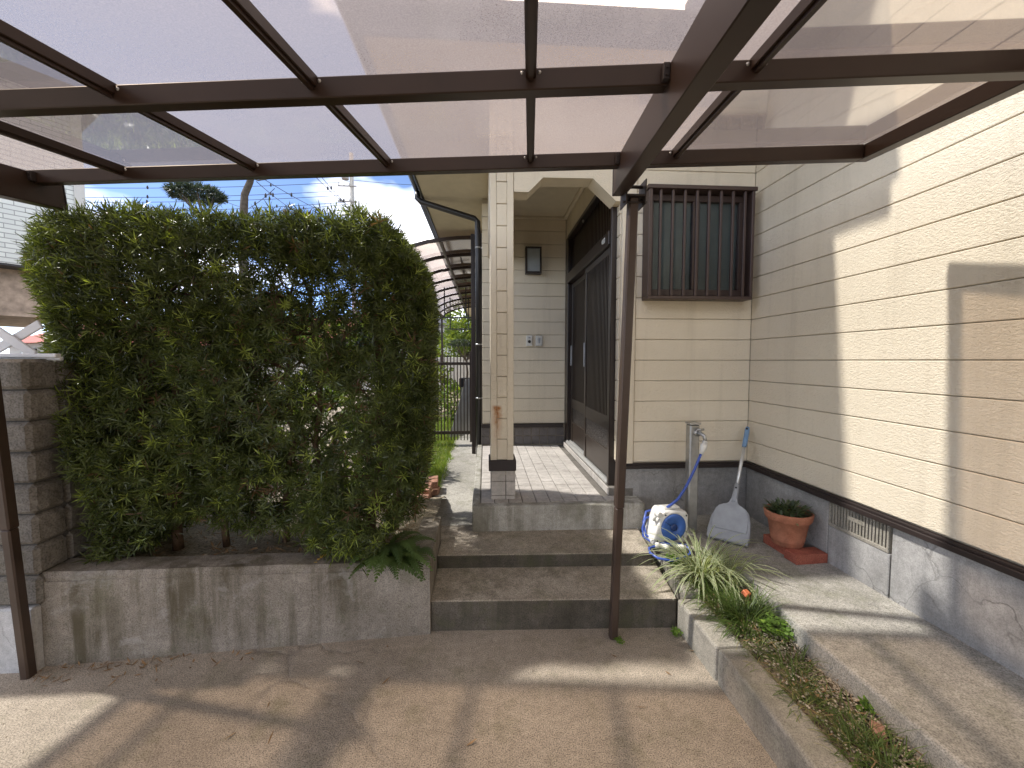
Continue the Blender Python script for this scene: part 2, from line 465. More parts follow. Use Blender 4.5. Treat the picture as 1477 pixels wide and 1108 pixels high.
# ------------------------------------------------------------------ mesh helpers
class MB:
    def __init__(self):
        self.v, self.f, self.s = [], [], []

    def add(self, vs, fs, smooth=False):
        o = len(self.v)
        self.v.extend(tuple(p) for p in vs)
        self.f.extend(tuple(i + o for i in q) for q in fs)
        self.s.extend([smooth] * len(fs))
        return self

    def box(self, x0, x1, y0, y1, z0, z1, c=0.0, fr=None):
        """box, optionally with chamfered edges; fr maps local xyz to world"""
        if x0 > x1: x0, x1 = x1, x0
        if y0 > y1: y0, y1 = y1, y0
        if z0 > z1: z0, z1 = z1, z0
        if c <= 0:
            vs = [(x, y, z) for z in (z0, z1) for y in (y0, y1) for x in (x0, x1)]
            fs = [(0, 2, 3, 1), (4, 5, 7, 6), (0, 1, 5, 4), (2, 6, 7, 3), (0, 4, 6, 2), (1, 3, 7, 5)]
        else:
            c = min(c, (x1 - x0) * 0.45, (y1 - y0) * 0.45, (z1 - z0) * 0.45)
            vs, idx = [], {}
            lo, hi = (x0, y0, z0), (x1, y1, z1)
            for sx in (0, 1):
                for sy in (0, 1):
                    for sz in (0, 1):
                        sg = (sx, sy, sz)
                        for ax in range(3):
                            p = [0, 0, 0]
                            for k in range(3):
                                base = hi[k] if sg[k] else lo[k]
                                p[k] = base if k == ax else base + (-c if sg[k] else c)
                            idx[(sg, ax)] = len(vs)
                            vs.append(tuple(p))
            fs = []
            for ax in range(3):
                a, b = (ax + 1) % 3, (ax + 2) % 3
                for s in (0, 1):
                    q = []
                    for (u, w) in ((0, 0), (1, 0), (1, 1), (0, 1)):
                        sg = [0, 0, 0]; sg[ax] = s; sg[a] = u; sg[b] = w
                        q.append(idx[(tuple(sg), ax)])
                    fs.append(tuple(q if s else q[::-1]))
            for ax in range(3):
                a, b = (ax + 1) % 3, (ax + 2) % 3
                for u in (0, 1):
                    for w in (0, 1):
                        q = []
                        for s, order in ((0, (a, b)), (1, (b, a))):
                            sg = [0, 0, 0]; sg[ax] = s; sg[a] = u; sg[b] = w
                            q += [idx[(tuple(sg), order[0])], idx[(tuple(sg), order[1])]]
                        if u ^ w:
                            fs.append(tuple(q))
                        else:
                            fs.append(tuple(q[::-1]))
            for sg in [(i, j, k) for i in (0, 1) for j in (0, 1) for k in (0, 1)]:
                q = [idx[(sg, 0)], idx[(sg, 1)], idx[(sg, 2)]]
                fs.append(tuple(q if (sum(sg) % 2) else q[::-1]))
        if fr:
            vs = [fr(*p) for p in vs]
        return self.add(vs, fs)

    def prism(self, poly, fn0, fn1):
        """poly: list of 2-D points; fn0 / fn1 map a point to the two ends"""
        n = len(poly)
        vs = [fn0(*p) for p in poly] + [fn1(*p) for p in poly]
        fs = [tuple(range(n))[::-1], tuple(range(n, 2 * n))]
        fs += [(i, (i + 1) % n, n + (i + 1) % n, n + i) for i in range(n)]
        return self.add(vs, fs)

    def tube(self, pts, rad, n=10, cap=True, smooth=True):
        pts = [Vector(p) for p in pts]
        m = len(pts)
        if isinstance(rad, (int, float)):
            rad = [rad] * m
        o = len(self.v)
        up = None
        for i, p in enumerate(pts):
            d = (pts[min(i + 1, m - 1)] - pts[max(i - 1, 0)]).normalized()
            if up is None:
                up = Vector((0, 0, 1)) if abs(d.z) < 0.9 else Vector((1, 0, 0))
            x = d.cross(up)
            if x.length < 1e-6:
                x = d.orthogonal()
            x.normalize()
            y = d.cross(x).normalized()
            up = -y if (-y).dot(up) > 0 else y
            x = d.cross(up).normalized()
            y = x.cross(d).normalized()
            for k in range(n):
                a = 2 * math.pi * k / n
                self.v.append(tuple(p + (x * math.cos(a) + y * math.sin(a)) * rad[i]))
        for i in range(m - 1):
            for k in range(n):
                k2 = (k + 1) % n
                self.f.append((o + i * n + k, o + i * n + k2, o + (i + 1) * n + k2, o + (i + 1) * n + k))
                self.s.append(smooth)
        if cap:
            self.f.append(tuple(o + k for k in range(n))[::-1]); self.s.append(False)
            self.f.append(tuple(o + (m - 1) * n + k for k in range(n))); self.s.append(False)
        return self

    def lathe(self, prof, centre, n=28, axis=None, smooth=True):
        """prof: (radius, height) pairs; axis: (x, y, z) unit vectors, z along the height"""
        c = Vector(centre)
        ax = axis or (Vector((1, 0, 0)), Vector((0, 1, 0)), Vector((0, 0, 1)))
        o = len(self.v)
        for r_, h in prof:
            for k in range(n):
                a = 2 * math.pi * k / n
                self.v.append(tuple(c + ax[0] * (r_ * math.cos(a)) + ax[1] * (r_ * math.sin(a)) + ax[2] * h))
        for i in range(len(prof) - 1):
            for k in range(n):
                k2 = (k + 1) % n
                self.f.append((o + i * n + k, o + i * n + k2, o + (i + 1) * n + k2, o + (i + 1) * n + k))
                self.s.append(smooth)
        return self

    def mesh(self, name):
        me = bpy.data.meshes.new(name)
        me.from_pydata(self.v, [], self.f)
        me.polygons.foreach_set('use_smooth', self.s)
        bm = bmesh.new()
        bm.from_mesh(me)
        bmesh.ops.recalc_face_normals(bm, faces=bm.faces)
        bm.to_mesh(me)
        bm.free()
        me.update()
        return me


def acc(o):
    p = Vector((0, 0, 0))
    while o is not None:
        p += o.location
        o = o.parent
    return p


def link(name, me, m, parent=None, at=(0, 0, 0)):
    """link a mesh as one object; at is a world position"""
    o = bpy.data.objects.new(name, me)
    COL.objects.link(o)
    if m is not None and not me.materials:
        me.materials.append(M[m])
    if parent is not None:
        o.parent = parent
        o.location = Vector(at) - acc(parent)
    else:
        o.location = at
    return o


def part(name, mb, m, parent=None):
    return link(name, mb.mesh(name), m, parent)


def tag(o, label=None, cat=None, group=None, kind=None):
    if label: o['label'] = label
    if cat: o['category'] = cat
    if group: o['group'] = group
    if kind: o['kind'] = kind
    return o


def thing(name, label, cat, loc=(0, 0, 0), group=None):
    o = bpy.data.objects.new(name, None)
    o.empty_display_size = 0.1
    COL.objects.link(o)
    o.location = loc
    return tag(o, label, cat, group)


def copy_tree(o, parent=None):
    c = o.copy()
    COL.objects.link(c)
    c.parent = parent
    for ch in list(o.children):
        copy_tree(ch, c)
    return c


def struct(name, mb, m, parent=None):
    o = part(name, mb, m, parent)
    if parent is None:
        o['kind'] = 'structure'
    return o


def bx(*a, **k):
    return MB().box(*a, **k)


def quad_strip_mesh(name, V, F, attrs=None, smooth=False):
    """fast mesh from numpy arrays: V (n,3), F (m,4) or (m,3)"""
    me = bpy.data.meshes.new(name)
    k = F.shape[1]
    me.vertices.add(len(V))
    me.vertices.foreach_set('co', np.ascontiguousarray(V, dtype=np.float32).ravel())
    me.loops.add(F.size)
    me.loops.foreach_set('vertex_index', np.ascontiguousarray(F, dtype=np.int32).ravel())
    me.polygons.add(len(F))
    me.polygons.foreach_set('loop_start', np.arange(0, F.size, k, dtype=np.int32))
    if smooth:
        me.polygons.foreach_set('use_smooth', np.ones(len(F), dtype=bool))
    for nm, (dom, arr) in (attrs or {}).items():
        a = me.attributes.new(nm, 'FLOAT', dom)
        a.data.foreach_set('value', np.ascontiguousarray(arr, dtype=np.float32))
    me.update(calc_edges=True)
    me.validate()
    return me


rng = np.random.default_rng(11)
random.seed(5)
# ------------------------------------------------------------------ ground and paving
def bevel_mesh(me, w, seg=2):
    bm = bmesh.new()
    bm.from_mesh(me)
    bmesh.ops.bevel(bm, geom=list(bm.edges), offset=w, segments=seg, profile=0.5, affect='EDGES', clamp_overlap=True)
    bm.to_mesh(me)
    bm.free()
    return me


def slab(name, poly, z0, z1, m, parent=None, bev=0.008, side=None):
    mb = MB().prism(poly, lambda x, y: (x, y, z0), lambda x, y: (x, y, z1))
    me = bevel_mesh(mb.mesh(name), bev) if bev else mb.mesh(name)
    o = link(name, me, m, parent)
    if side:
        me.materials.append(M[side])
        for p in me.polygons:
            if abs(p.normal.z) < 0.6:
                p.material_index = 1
    if parent is None:
        o['kind'] = 'structure'
    return o


def relief(name, x0, x1, y0, y1, step, zf, m):
    """ground patch with its own unevenness"""
    nx, ny = max(2, int((x1 - x0) / step)), max(2, int((y1 - y0) / step))
    xs, ys = np.linspace(x0, x1, nx + 1), np.linspace(y0, y1, ny + 1)
    X, Y = np.meshgrid(xs, ys)
    Z = zf(X, Y) + rng.normal(0, 0.004, X.shape)
    V = np.stack([X, Y, Z], -1).reshape(-1, 3)
    i = np.arange(ny)[:, None] * (nx + 1) + np.arange(nx)[None, :]
    F = np.stack([i, i + 1, i + nx + 2, i + nx + 1], -1).reshape(-1, 4)
    return tag(link(name, quad_strip_mesh(name, V, F, smooth=True), m), kind='structure')


struct('ground', bx(-300, 300, -300, 400, -0.3, -0.03), 'earth')
slab('driveway', [(-9, -9), (1.06, -9), (1.06, 2.25), (-9, 2.25)], -0.15, 0.0, 'conc_drive', bev=0)
slab('garden_path', [(-0.445, 2.96), (-0.097, 2.96), (-0.05, 20), (-0.56, 20)], 0.0, 0.236, 'conc_path', bev=0.004)
slab('side_path', [(1.385, -8), (1.99, -8), (1.99, 3.04), (1.10, 3.04), (1.10, 2.52), (1.33, 2.47), (1.43, 2.36), (1.41, 2.0), (1.375, 1.7)],
     -0.05, 0.26, 'conc_path', bev=0.012)
relief('garden_ground', -14, -0.47, 3.5, 24, 0.25, lambda x, y: 0.205 + 0.02 * np.sin(x * 2.1) * np.cos(y * 1.7), 'soil_dry')
relief('planting_bed', -2.0, -0.34, 2.2, 3.6, 0.04, lambda x, y: 0.365 + 0.018 * np.sin(x * 7) * np.sin(y * 9 + x * 3) - 0.12 * np.clip((y - 3.2) / 0.4, 0, 1), 'soil_dry')
relief('soil_strip', 1.145, 1.43, -1.0, 2.56, 0.03, lambda x, y: 0.158 - 0.012 * np.clip((1.19 - x) / 0.04, 0, 1) + 0.014 * np.sin(x * 21 + y * 5) * np.sin(y * 13) + 0.05 * np.clip((y - 2.1) / 0.4, 0, 1), 'soil')

steps = thing('steps', 'two low concrete steps leading up to the tiled porch', 'steps', (0.37, 2.15, 0))
steps['kind'] = 'structure'
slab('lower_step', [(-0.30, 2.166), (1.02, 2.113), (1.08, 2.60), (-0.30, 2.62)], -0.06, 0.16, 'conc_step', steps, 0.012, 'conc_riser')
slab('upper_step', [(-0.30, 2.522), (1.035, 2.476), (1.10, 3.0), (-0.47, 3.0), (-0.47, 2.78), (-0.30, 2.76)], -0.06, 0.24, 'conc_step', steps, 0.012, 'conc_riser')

kerb = thing('kerb', 'low concrete kerb between the driveway and the planted strip', 'kerb', (1.07, 1.2, 0))
kerb['kind'] = 'structure'
ky = [2.115, 1.73, 1.13, 0.53, -0.07, -0.67]
for i in range(5):
    w = (0.0, 0.004, -0.004, 0.003, 0.0)[i]
    slab('kerb_stone', [(1.018 + w, ky[i + 1] + 0.004), (1.15 + w, ky[i + 1] + 0.004), (1.15 + w, ky[i] - 0.002), (1.018 + w, ky[i] - 0.002)], -0.1,
         0.160 - 0.002 * (i % 2), 'conc_kerb', kerb, 0.012)
slab('kerb_stone', [(1.06, 2.12), (1.16, 2.12), (1.18, 2.52), (1.10, 2.52)], -0.1, 0.19, 'conc_kerb', kerb, 0.012)

# ------------------------------------------------------------------ planter wall and block wall
pw = thing('planter_wall', 'stained low concrete retaining wall under the clipped hedge', 'wall', (-1.18, 2.1, 0))
me = MB()
P = [(-2.062, 2.02, 0.445), (-0.292, 2.142, 0.385)]
def pwall(u, w, z):  # u 0..1 along, w into the bed, z 0..1
    x = P[0][0] + (P[1][0] - P[0][0]) * u
    y = P[0][1] + (P[1][1] - P[0][1]) * u + w
    return (x, y, -0.05 + (P[0][2] + (P[1][2] - P[0][2]) * u + 0.05) * z)
ze = 0.93
prof = [(0.0, 0.0), (0.0, 0.915), (0.006, 0.922), (0.004, 0.96), (0.016, 1.0), (0.15, 1.0), (0.15, 0.0)]
N = 24
vs, fs = [], []
for i in range(N + 1):
    for (w, z) in prof:
        x, y, zz = pwall(i / N, w, z)
        j = 0.0015
        vs.append((x, y + random.uniform(-j, j), zz + (random.uniform(-0.0025, 0.0025) if z > 0.1 else 0)))
k = len(prof)
for i in range(N):
    for q in range(k):
        fs.append((i * k + q, i * k + (q + 1) % k, (i + 1) * k + (q + 1) % k, (i + 1) * k + q))
fs += [tuple(range(k))[::-1], tuple(N * k + q for q in range(k))]
me.add(vs, fs)
part('wall_face', me, 'conc_planter', pw)
part('return_wall', MB().prism([(-0.42, 2.288), (-0.296, 2.292), (-0.302, 2.80), (-0.42, 2.80)], lambda x, y: (x, y, 0), lambda x, y: (x, y, 0.378)), 'conc_planter', pw)

bw = thing('block_wall', 'grey split-faced concrete block wall beside the clipped hedge', 'wall', (-2.12, 2.1, 0))
part('base', MB().box(-2.34, -2.064, 1.985, 2.19, -0.03, 0.30, 0.008).box(-5.2, -2.344, 1.995, 2.18, -0.03, 0.29, 0.008), 'render_white', bw)
part('mortar', MB().box(-5.19, -2.062, 2.022, 2.168, 0.28, 1.415).box(-2.168, -2.062, 2.17, 3.4, 0.1, 1.415), 'block_joint', bw)


def rough_block(lx, ly, lz, seed, ch=0.016):
    """split-faced block: chamfered all round, front and end face broken"""
    r_ = random.Random(seed)
    bm = bmesh.new()
    bmesh.ops.create_cube(bm, size=1.0)
    bmesh.ops.scale(bm, vec=(lx, ly, lz), verts=bm.verts)
    bmesh.ops.bevel(bm, geom=list(bm.edges), offset=ch, segments=1, affect='EDGES')
    bmesh.ops.subdivide_edges(bm, edges=[e for e in bm.edges if e.calc_length() > 0.06], cuts=4, use_grid_fill=True)
    for v in bm.verts:
        if abs(v.co.y + ly / 2) < 0.002 or abs(v.co.x - lx / 2) < 0.002:
            v.co.y += r_.uniform(-0.0028, 0.002) if abs(v.co.y + ly / 2) < 0.002 else 0
            v.co.x += r_.uniform(-0.002, 0.0028) if abs(v.co.x - lx / 2) < 0.002 else 0
    me = bpy.data.meshes.new('block')
    bm.to_mesh(me)
    bm.free()
    return me


bm_x = [rough_block(0.3885, 0.15, 0.137, s) for s in range(3)]
bm_y = []
for s in range(3):
    q = rough_block(0.3885, 0.115, 0.137, 7 + s)
    q.transform(Matrix.Rotation(R(90), 4, 'Z'))
    bm_y.append(q)
half = [rough_block(0.19, 0.15, 0.137, 20 + s) for s in range(2)]
for c in range(8):
    z = 0.301 + 0.1425 * c + 0.07
    # the face towards the drive
    x = -2.045
    if c % 2:
        link('block', half[c // 2 % 2], 'block_face', bw, (x - 0.095, 2.075, z)); x -= 0.197
    while x > -4.9:
        link('block', bm_x[(c + int(-x * 10)) % 3], 'block_face', bw, (x - 0.1925, 2.075, z)); x -= 0.39
    y = 2.155 + (0.0 if c % 2 else 0.0)
    while y < 3.2:
        link('block', bm_y[(c + int(y * 10)) % 3], 'block_face', bw, (-2.103, y + 0.1925, z)); y += 0.39

lat = thing('lattice_fence', 'white crossed lattice boards on top of the block wall', 'fence', (-2.3, 2.1, 1.43))
part('bottom_rail', MB().box(-4.6, -1.98, 2.07, 2.10, 1.443, 1.462, 0.004).box(-4.6, -2.0, 2.11, 2.13, 1.43, 1.447, 0.003), 'white_paint', lat)
def board(x0, z0, x1, z1, y, w=0.040):
    d = Vector((x1 - x0, 0, z1 - z0)); L = d.length; d.normalize(); n = Vector((-d.z, 0, d.x))
    o = Vector((x0, y, z0))
    return MB().box(0, L, -w / 2, w / 2, 0, 0.012, 0.003, fr=lambda a, b, c_: tuple(o + d * a + n * b + Vector((0, 1, 0)) * c_))
for k_ in range(3):
    cx_ = -2.19 - 0.46 * k_
    part('slat', board(cx_ - 0.20, 1.68, cx_ + 0.11, 1.455, 2.075), 'white_paint', lat)
    part('slat', board(cx_ + 0.13, 1.60, cx_ - 0.11, 1.455, 2.0895), 'white_paint', lat)

# ------------------------------------------------------------------ the house
H = thing('house', 'cream house with horizontal siding, tiled porch and brown sliding entrance door', 'house', (1.0, 3.0, 0))
ZG = 0.676
PITCH = 0.151
XW, YW = 1.975, 3.02
wing = part('wing_wall', MB().box(XW + 0.007, 6.5, -7, YW + 0.3, 0.64, 5.75).box(XW + 0.031, 6.5, -7, YW + 0.3, 0.0, 0.638), 'groove', H)
bo = MB().box(-0.009, 0.006, -5.0, 4.99, 0.002, 0.149, 0.003).mesh('siding_board')
for k_ in range(33):
    link('siding_board', bo, 'siding_cream', wing, (XW + 0.003, YW - 4.996, ZG + PITCH * k_))
front = part('window_wall', bx(1.03, XW + 0.006, YW + 0.005, YW + 0.3, 0.64, 3.30), 'groove', H)
bo2 = MB().box(1.094, XW - 0.007, -0.009, 0.009, 0.002, 0.149, 0.003).mesh('siding_board')
for k_ in range(17):
    link('siding_board', bo2, 'siding_cream', front, (0, YW + 0.002, ZG + PITCH * k_))
# corner pier between door and window
pier = part('corner_pier', MB().box(0.984, 1.090, YW - 0.014, YW + 0.12, 0.66, 3.3, 0.004), 'siding_cream', H)
bo3 = MB().box(0.975, 0.984, 3.035, 3.105, 0.003, 0.148, 0.002).mesh('siding_board')
for k_ in range(13):
    link('siding_board', bo3, 'siding_cream', pier, (0, 0, ZG + PITCH * k_))
# foundation: rendered concrete, panels with a groove between
fd = part('foundation', MB().box(1.0, XW + 0.02, YW + 0.012, YW + 0.2, 0.05, 0.63), 'conc_found', H)
part('foundation_panel', bx(XW + 0.003, XW + 0.03, 2.262, YW + 0.006, 0.05, 0.628, 0.004), 'conc_found', fd)
part('foundation_panel', bx(XW + 0.003, XW + 0.03, 1.889, 2.257, 0.05, 0.478, 0.004), 'conc_found', fd)
part('foundation_panel', bx(XW + 0.003, XW + 0.03, -7.0, 1.881, 0.05, 0.628, 0.004), 'conc_found', fd)
dr = part('drip_trim', MB().box(XW - 0.028, XW + 0.02, -7, YW - 0.026, 0.628, 0.655, 0.003).box(XW - 0.018, XW + 0.02, -7, YW - 0.0162, 0.655, 0.669, 0.002)
          .box(1.0, XW - 0.003, YW - 0.026, YW + 0.02, 0.628, 0.655, 0.003).box(1.0, XW - 0.003, YW - 0.016, YW + 0.02, 0.655, 0.669, 0.002), 'brown_trim', H)
# air vent in the foundation
vt = part('foundation_vent', MB().box(XW + 0.0, XW + 0.03, 1.895, 2.255, 0.480, 0.500, 0.003).box(XW + 0.0, XW + 0.03, 1.895, 1.906, 0.500, 0.627, 0.002).box(XW + 0.0, XW + 0.03, 2.244, 2.255, 0.500, 0.627, 0.002).box(XW + 0.003, XW + 0.02, 2.03, 2.13, 0.560, 0.582), 'conc_kerb', H)
part('vent_hollow', bx(XW + 0.0262, XW + 0.029, 1.907, 2.243, 0.501, 0.626), 'black', vt)
sl = MB().box(0, 0.012, -0.0055, 0.0055, 0.500, 0.627).mesh('vent_slat')
for k_ in range(17):
    link('vent_slat', sl, 'conc_kerb', vt, (XW + 0.006, 1.923 + 0.0192 * k_, 0))

# barred window
WX0, WX1, WZ0, WZ1 = 1.133, 1.895, 1.866, 2.638
win = thing('tmp', '', '')
bpy.data.objects.remove(win)
win = part('window', MB().box(WX0 + 0.03, WX1 - 0.03, 2.975, 3.012, WZ1 - 0.075, WZ1 - 0.03, 0.003).box(WX0 + 0.03, WX1 - 0.03, 2.975, 3.012, WZ0 + 0.03, WZ0 + 0.075, 0.003)
           .box(WX0 + 0.03, WX0 + 0.065, 2.975, 3.012, WZ0 + 0.076, WZ1 - 0.076, 0.003).box(WX1 - 0.065, WX1 - 0.03, 2.975, 3.012, WZ0 + 0.076, WZ1 - 0.076, 0.003)
           .box(1.485, 1.535, 2.972, 3.008, WZ0 + 0.076, WZ1 - 0.076, 0.003), 'brown_grille', H)
part('curtain', bx(WX0 + 0.066, WX1 - 0.066, 3.0105, 3.0108, WZ0 + 0.076, WZ1 - 0.076), 'curtain', win)
part('pane', bx(WX0 + 0.066, 1.484, 2.992, 2.995, WZ0 + 0.076, WZ1 - 0.076), 'pane', win)
part('pane', bx(1.536, WX1 - 0.066, 2.999, 3.002, WZ0 + 0.076, WZ1 - 0.076), 'pane', win)
part('latch', MB().box(1.506, 1.516, 2.960, 2.972, 2.24, 2.26, 0.002), 'steel', win)
gr = part('window_grille', MB().box(WX0 - 0.01, WX1 + 0.01, 2.885, 3.010, WZ1 - 0.022, WZ1 + 0.004, 0.002).box(WX0, WX1, 2.895, 3.008, WZ0 - 0.004, WZ0 + 0.018, 0.002)
          .box(WX0, WX0 + 0.026, 2.895, 3.009, WZ0 + 0.019, WZ1 - 0.023, 0.002).box(WX1 - 0.020, WX1, 2.895, 3.009, WZ0 + 0.019, WZ1 - 0.023, 0.002), 'brown_grille', H)
ba = MB().box(-0.0085, 0.0085, 2.902, 2.922, WZ0 + 0.019, WZ1 - 0.023, 0.002).mesh('bar')
for k_ in range(8):
    link('bar', ba, 'brown_grille', gr, (WX0 + 0.088 + 0.0868 * k_, 0, 0))

# porch floor
pb = part('porch_base', MB().box(-0.09, 1.12, 2.935, 5.0, 0.0, 0.410), 'grout', H)
link('porch_nosing', bevel_mesh(MB().prism([(-0.094, 2.868), (1.125, 2.850), (1.125, 2.933), (-0.094, 2.933)], lambda x, y: (x, y, 0.0), lambda x, y: (x, y, 0.420)).mesh('porch_nosing'), 0.010), 'conc_porch', pb)
link('porch_edge', bevel_mesh(MB().box(-0.096, -0.040, 2.9345, 5.0, 0.0, 0.421).mesh('porch_edge'), 0.010), 'conc_porch', pb)
link('porch_edge', bevel_mesh(MB().box(0.968, 1.124, 2.9345, 3.03, 0.0, 0.419).mesh('porch_edge'), 0.008), 'conc_porch', pb)
tl = MB().box(-0.0472, 0.0472, -0.0472, 0.0472, -0.012, 0.0, 0.0022).mesh('tile')
for j in range(20):
    for i in range(10):
        x, y = 0.014 + 0.1 * i, 2.984 + 0.1 * j
        if x > 0.95 or (x > 0.9 and y > 3.03):
            continue
        link('tile', tl, 'tile', pb, (x, y, 0.420 + random.uniform(-0.0008, 0.0008)))
for j in range(20):                                            # tiled upstand below the door
    if 3.06 < 2.984 + 0.1 * j < 4.85:
        link('tile', MB().box(0.912, 0.922, -0.0472, 0.0472, 0.424, 0.476, 0.002).mesh('tile') if j == 1 else bpy.data.meshes['upstand'], 'tile', pb, (0, 2.984 + 0.1 * j, 0)).data.name = 'upstand'
part('sill_block', bx(0.922, 1.1, 3.03, 4.93, 0.411, 0.474), 'grout', pb)

# porch back wall
bk = part('porch_back_wall', bx(-0.028, 1.2, 4.985, 5.3, 0.2, 3.3), 'groove', H)
bo4 = MB().box(-0.034, 0.948, -0.009, 0.009, 0.002, 0.149, 0.003).mesh('siding_board')
for k_ in range(17):
    link('siding_board', bo4, 'siding_cream', bk, (0, 4.977, ZG + PITCH * k_))
part('skirting_trim', bx(-0.05, 0.93, 4.945, 4.99, 0.632, 0.672, 0.003), 'brown_trim', bk)
tb = MB().box(-0.0472, 0.0472, -0.004, 0.006, -0.049, 0.049, 0.002).mesh('skirting_tile')
for i in range(10):
    for j in range(2):
        link('skirting_tile', tb, 'tile_dark', bk, (-0.002 + 0.1 * i, 4.977, 0.475 + 0.105 * j))
part('side_wall', MB().box(-0.028, 0.2, 5.301, 20, 0.2, 3.3), 'siding_cream', H)
sh = part('shutter_box', MB().box(-0.10, -0.03, 5.30, 5.36, 0.45, 3.0, 0.004).box(-0.10, -0.03, 7.9, 7.96, 0.45, 3.0, 0.004).box(-0.12, -0.03, 5.30, 9.6, 2.45, 2.75, 0.004).box(-0.10, -0.03, 5.365, 9.6, 0.40, 0.48, 0.004), 'brown_trim', H)
part('side_glass', bx(-0.045, -0.03, 5.37, 9.5, 0.49, 2.44), 'far_glass', H)

# porch pillar
pl_ = part('porch_pillar', MB().box(0.042, 0.196, 3.004, 3.165, 0.60, 3.3), 'groove', H)
for (a, b_) in ((0.035, 0.0825), (0.1545, 0.203)):
    part('pillar_board', bx(a, b_ - 0.002, 2.995, 3.172, 0.71, 3.3, 0.003), 'siding_rust', pl_)
pbk = MB().box(0.0825, 0.1535, -0.007, 0.165, 0.003, 0.148, 0.003).mesh('pillar_board')
for k_ in range(18):
    link('pillar_board', pbk, 'siding_rust', pl_, (0, 3.002, ZG + 0.035 + PITCH * (k_ - 0) - 0.0))
part('pillar_collar', MB().box(0.022, 0.220, 2.978, 3.186, 0.634, 0.712, 0.004), 'brown_trim', pl_)
part('pillar_base', bx(0.046, 0.206, 3.008, 3.170, 0.415, 0.64), 'grout', pl_)
for (x0, x1) in ((0.040, 0.143), (0.148, 0.212)):
    for (z0, z1) in ((0.4205, 0.446), (0.450, 0.550), (0.554, 0.633)):
        part('pillar_tile', bx(x0, x1, 3.0, 3.010, z0, z1, 0.002), 'tile', pl_)
for (y0, y1) in ((3.012, 3.10), (3.104, 3.172)):
    for (z0, z1) in ((0.4205, 0.446), (0.450, 0.550), (0.554, 0.633)):
        part('pillar_tile', bx(0.036, 0.046, y0, y1, z0, z1, 0.002), 'tile', pl_)
        part('pillar_tile', bx(0.206, 0.216, y0, y1, z0, z1, 0.002), 'tile', pl_)

# porch front header with its stepped opening, side beam, ceiling
hd = part('porch_header', MB().prism([(0.204, 3.298), (0.204, 2.622), (0.300, 2.622), (0.400, 2.722), (0.765, 2.727), (0.935, 2.575), (0.983, 2.575), (0.983, 3.298)],
          lambda x, z: (x, 2.997, z), lambda x, z: (x, 3.135, z)), 'siding_cream', H)
for q in ([(0.205, 2.606), (0.306, 2.606), (0.406, 2.706), (0.400, 2.7215), (0.300, 2.6215), (0.205, 2.6215)],
          [(0.4065, 2.708), (0.761, 2.711), (0.765, 2.7265), (0.4005, 2.7225)],
          [(0.762, 2.711), (0.930, 2.559), (0.982, 2.559), (0.982, 2.5745), (0.935, 2.5745), (0.7655, 2.7265)]):
    part('header_lining', MB().prism(q, lambda x, z: (x, 2.990, z), lambda x, z: (x, 3.145, z)), 'soffit', hd)
part('porch_side_beam', bx(0.036, 0.202, 3.174, 4.966, 2.622, 3.298), 'siding_cream', H)
part('porch_ceiling', MB().box(0.04, 1.0, 3.14, 4.96, 3.10, 3.14).box(0.21, 0.95, 4.93, 4.966, 3.07, 3.099, 0.004).box(0.915, 0.954, 3.14, 4.929, 3.07, 3.099, 0.004), 'soffit', H)
part('door_head_wall', MB().box(0.956, 1.1, 3.136, 4.966, 2.842, 3.099), 'siding_cream', H)

# entrance: sliding door in a brown frame
DX = 0.962
df = part('door_frame', MB().box(0.935, 1.05, 3.105, 3.150, 0.40, 2.84, 0.004).box(0.945, 1.05, 4.79, 4.935, 0.478, 2.84, 0.004)
          .box(0.925, 1.05, 3.1505, 4.789, 2.300, 2.405, 0.004).box(0.935, 1.05, 3.1505, 4.789, 2.80, 2.84, 0.004), 'door_brown', H)
part('threshold', MB().box(0.930, 1.05, 3.151, 4.788, 0.4745, 0.497, 0.003).box(0.940, 0.950, 3.151, 4.788, 0.498, 0.506).box(0.975, 0.985, 3.151, 4.788, 0.498, 0.506), 'aluminium', df)
tp = part('transom', bx(1.0, 1.03, 3.151, 4.788, 2.406, 2.799), 'door_brown', H)
mb = MB()
y = 3.165
while y < 4.78:
    mb.box(0.985, 0.9995, y, y + 0.024, 2.4065, 2.7985)
    y += 0.047
tag(part('transom_slats', mb, 'door_brown', tp), kind='stuff')
for q, (yy, ww) in enumerate(((3.24, 0.018), (3.275, 0.014), (3.303, 0.02))):
    part('number_tag', bx(0.921, 0.9245, yy, yy + ww, 2.335 + 0.004 * q, 2.375, 0.001), 'white_plastic', df)
part('door_bell_knob', MB().tube([(0.930, 3.98, 2.74), (0.918, 3.98, 2.74)], 0.012, 10), 'steel', df)


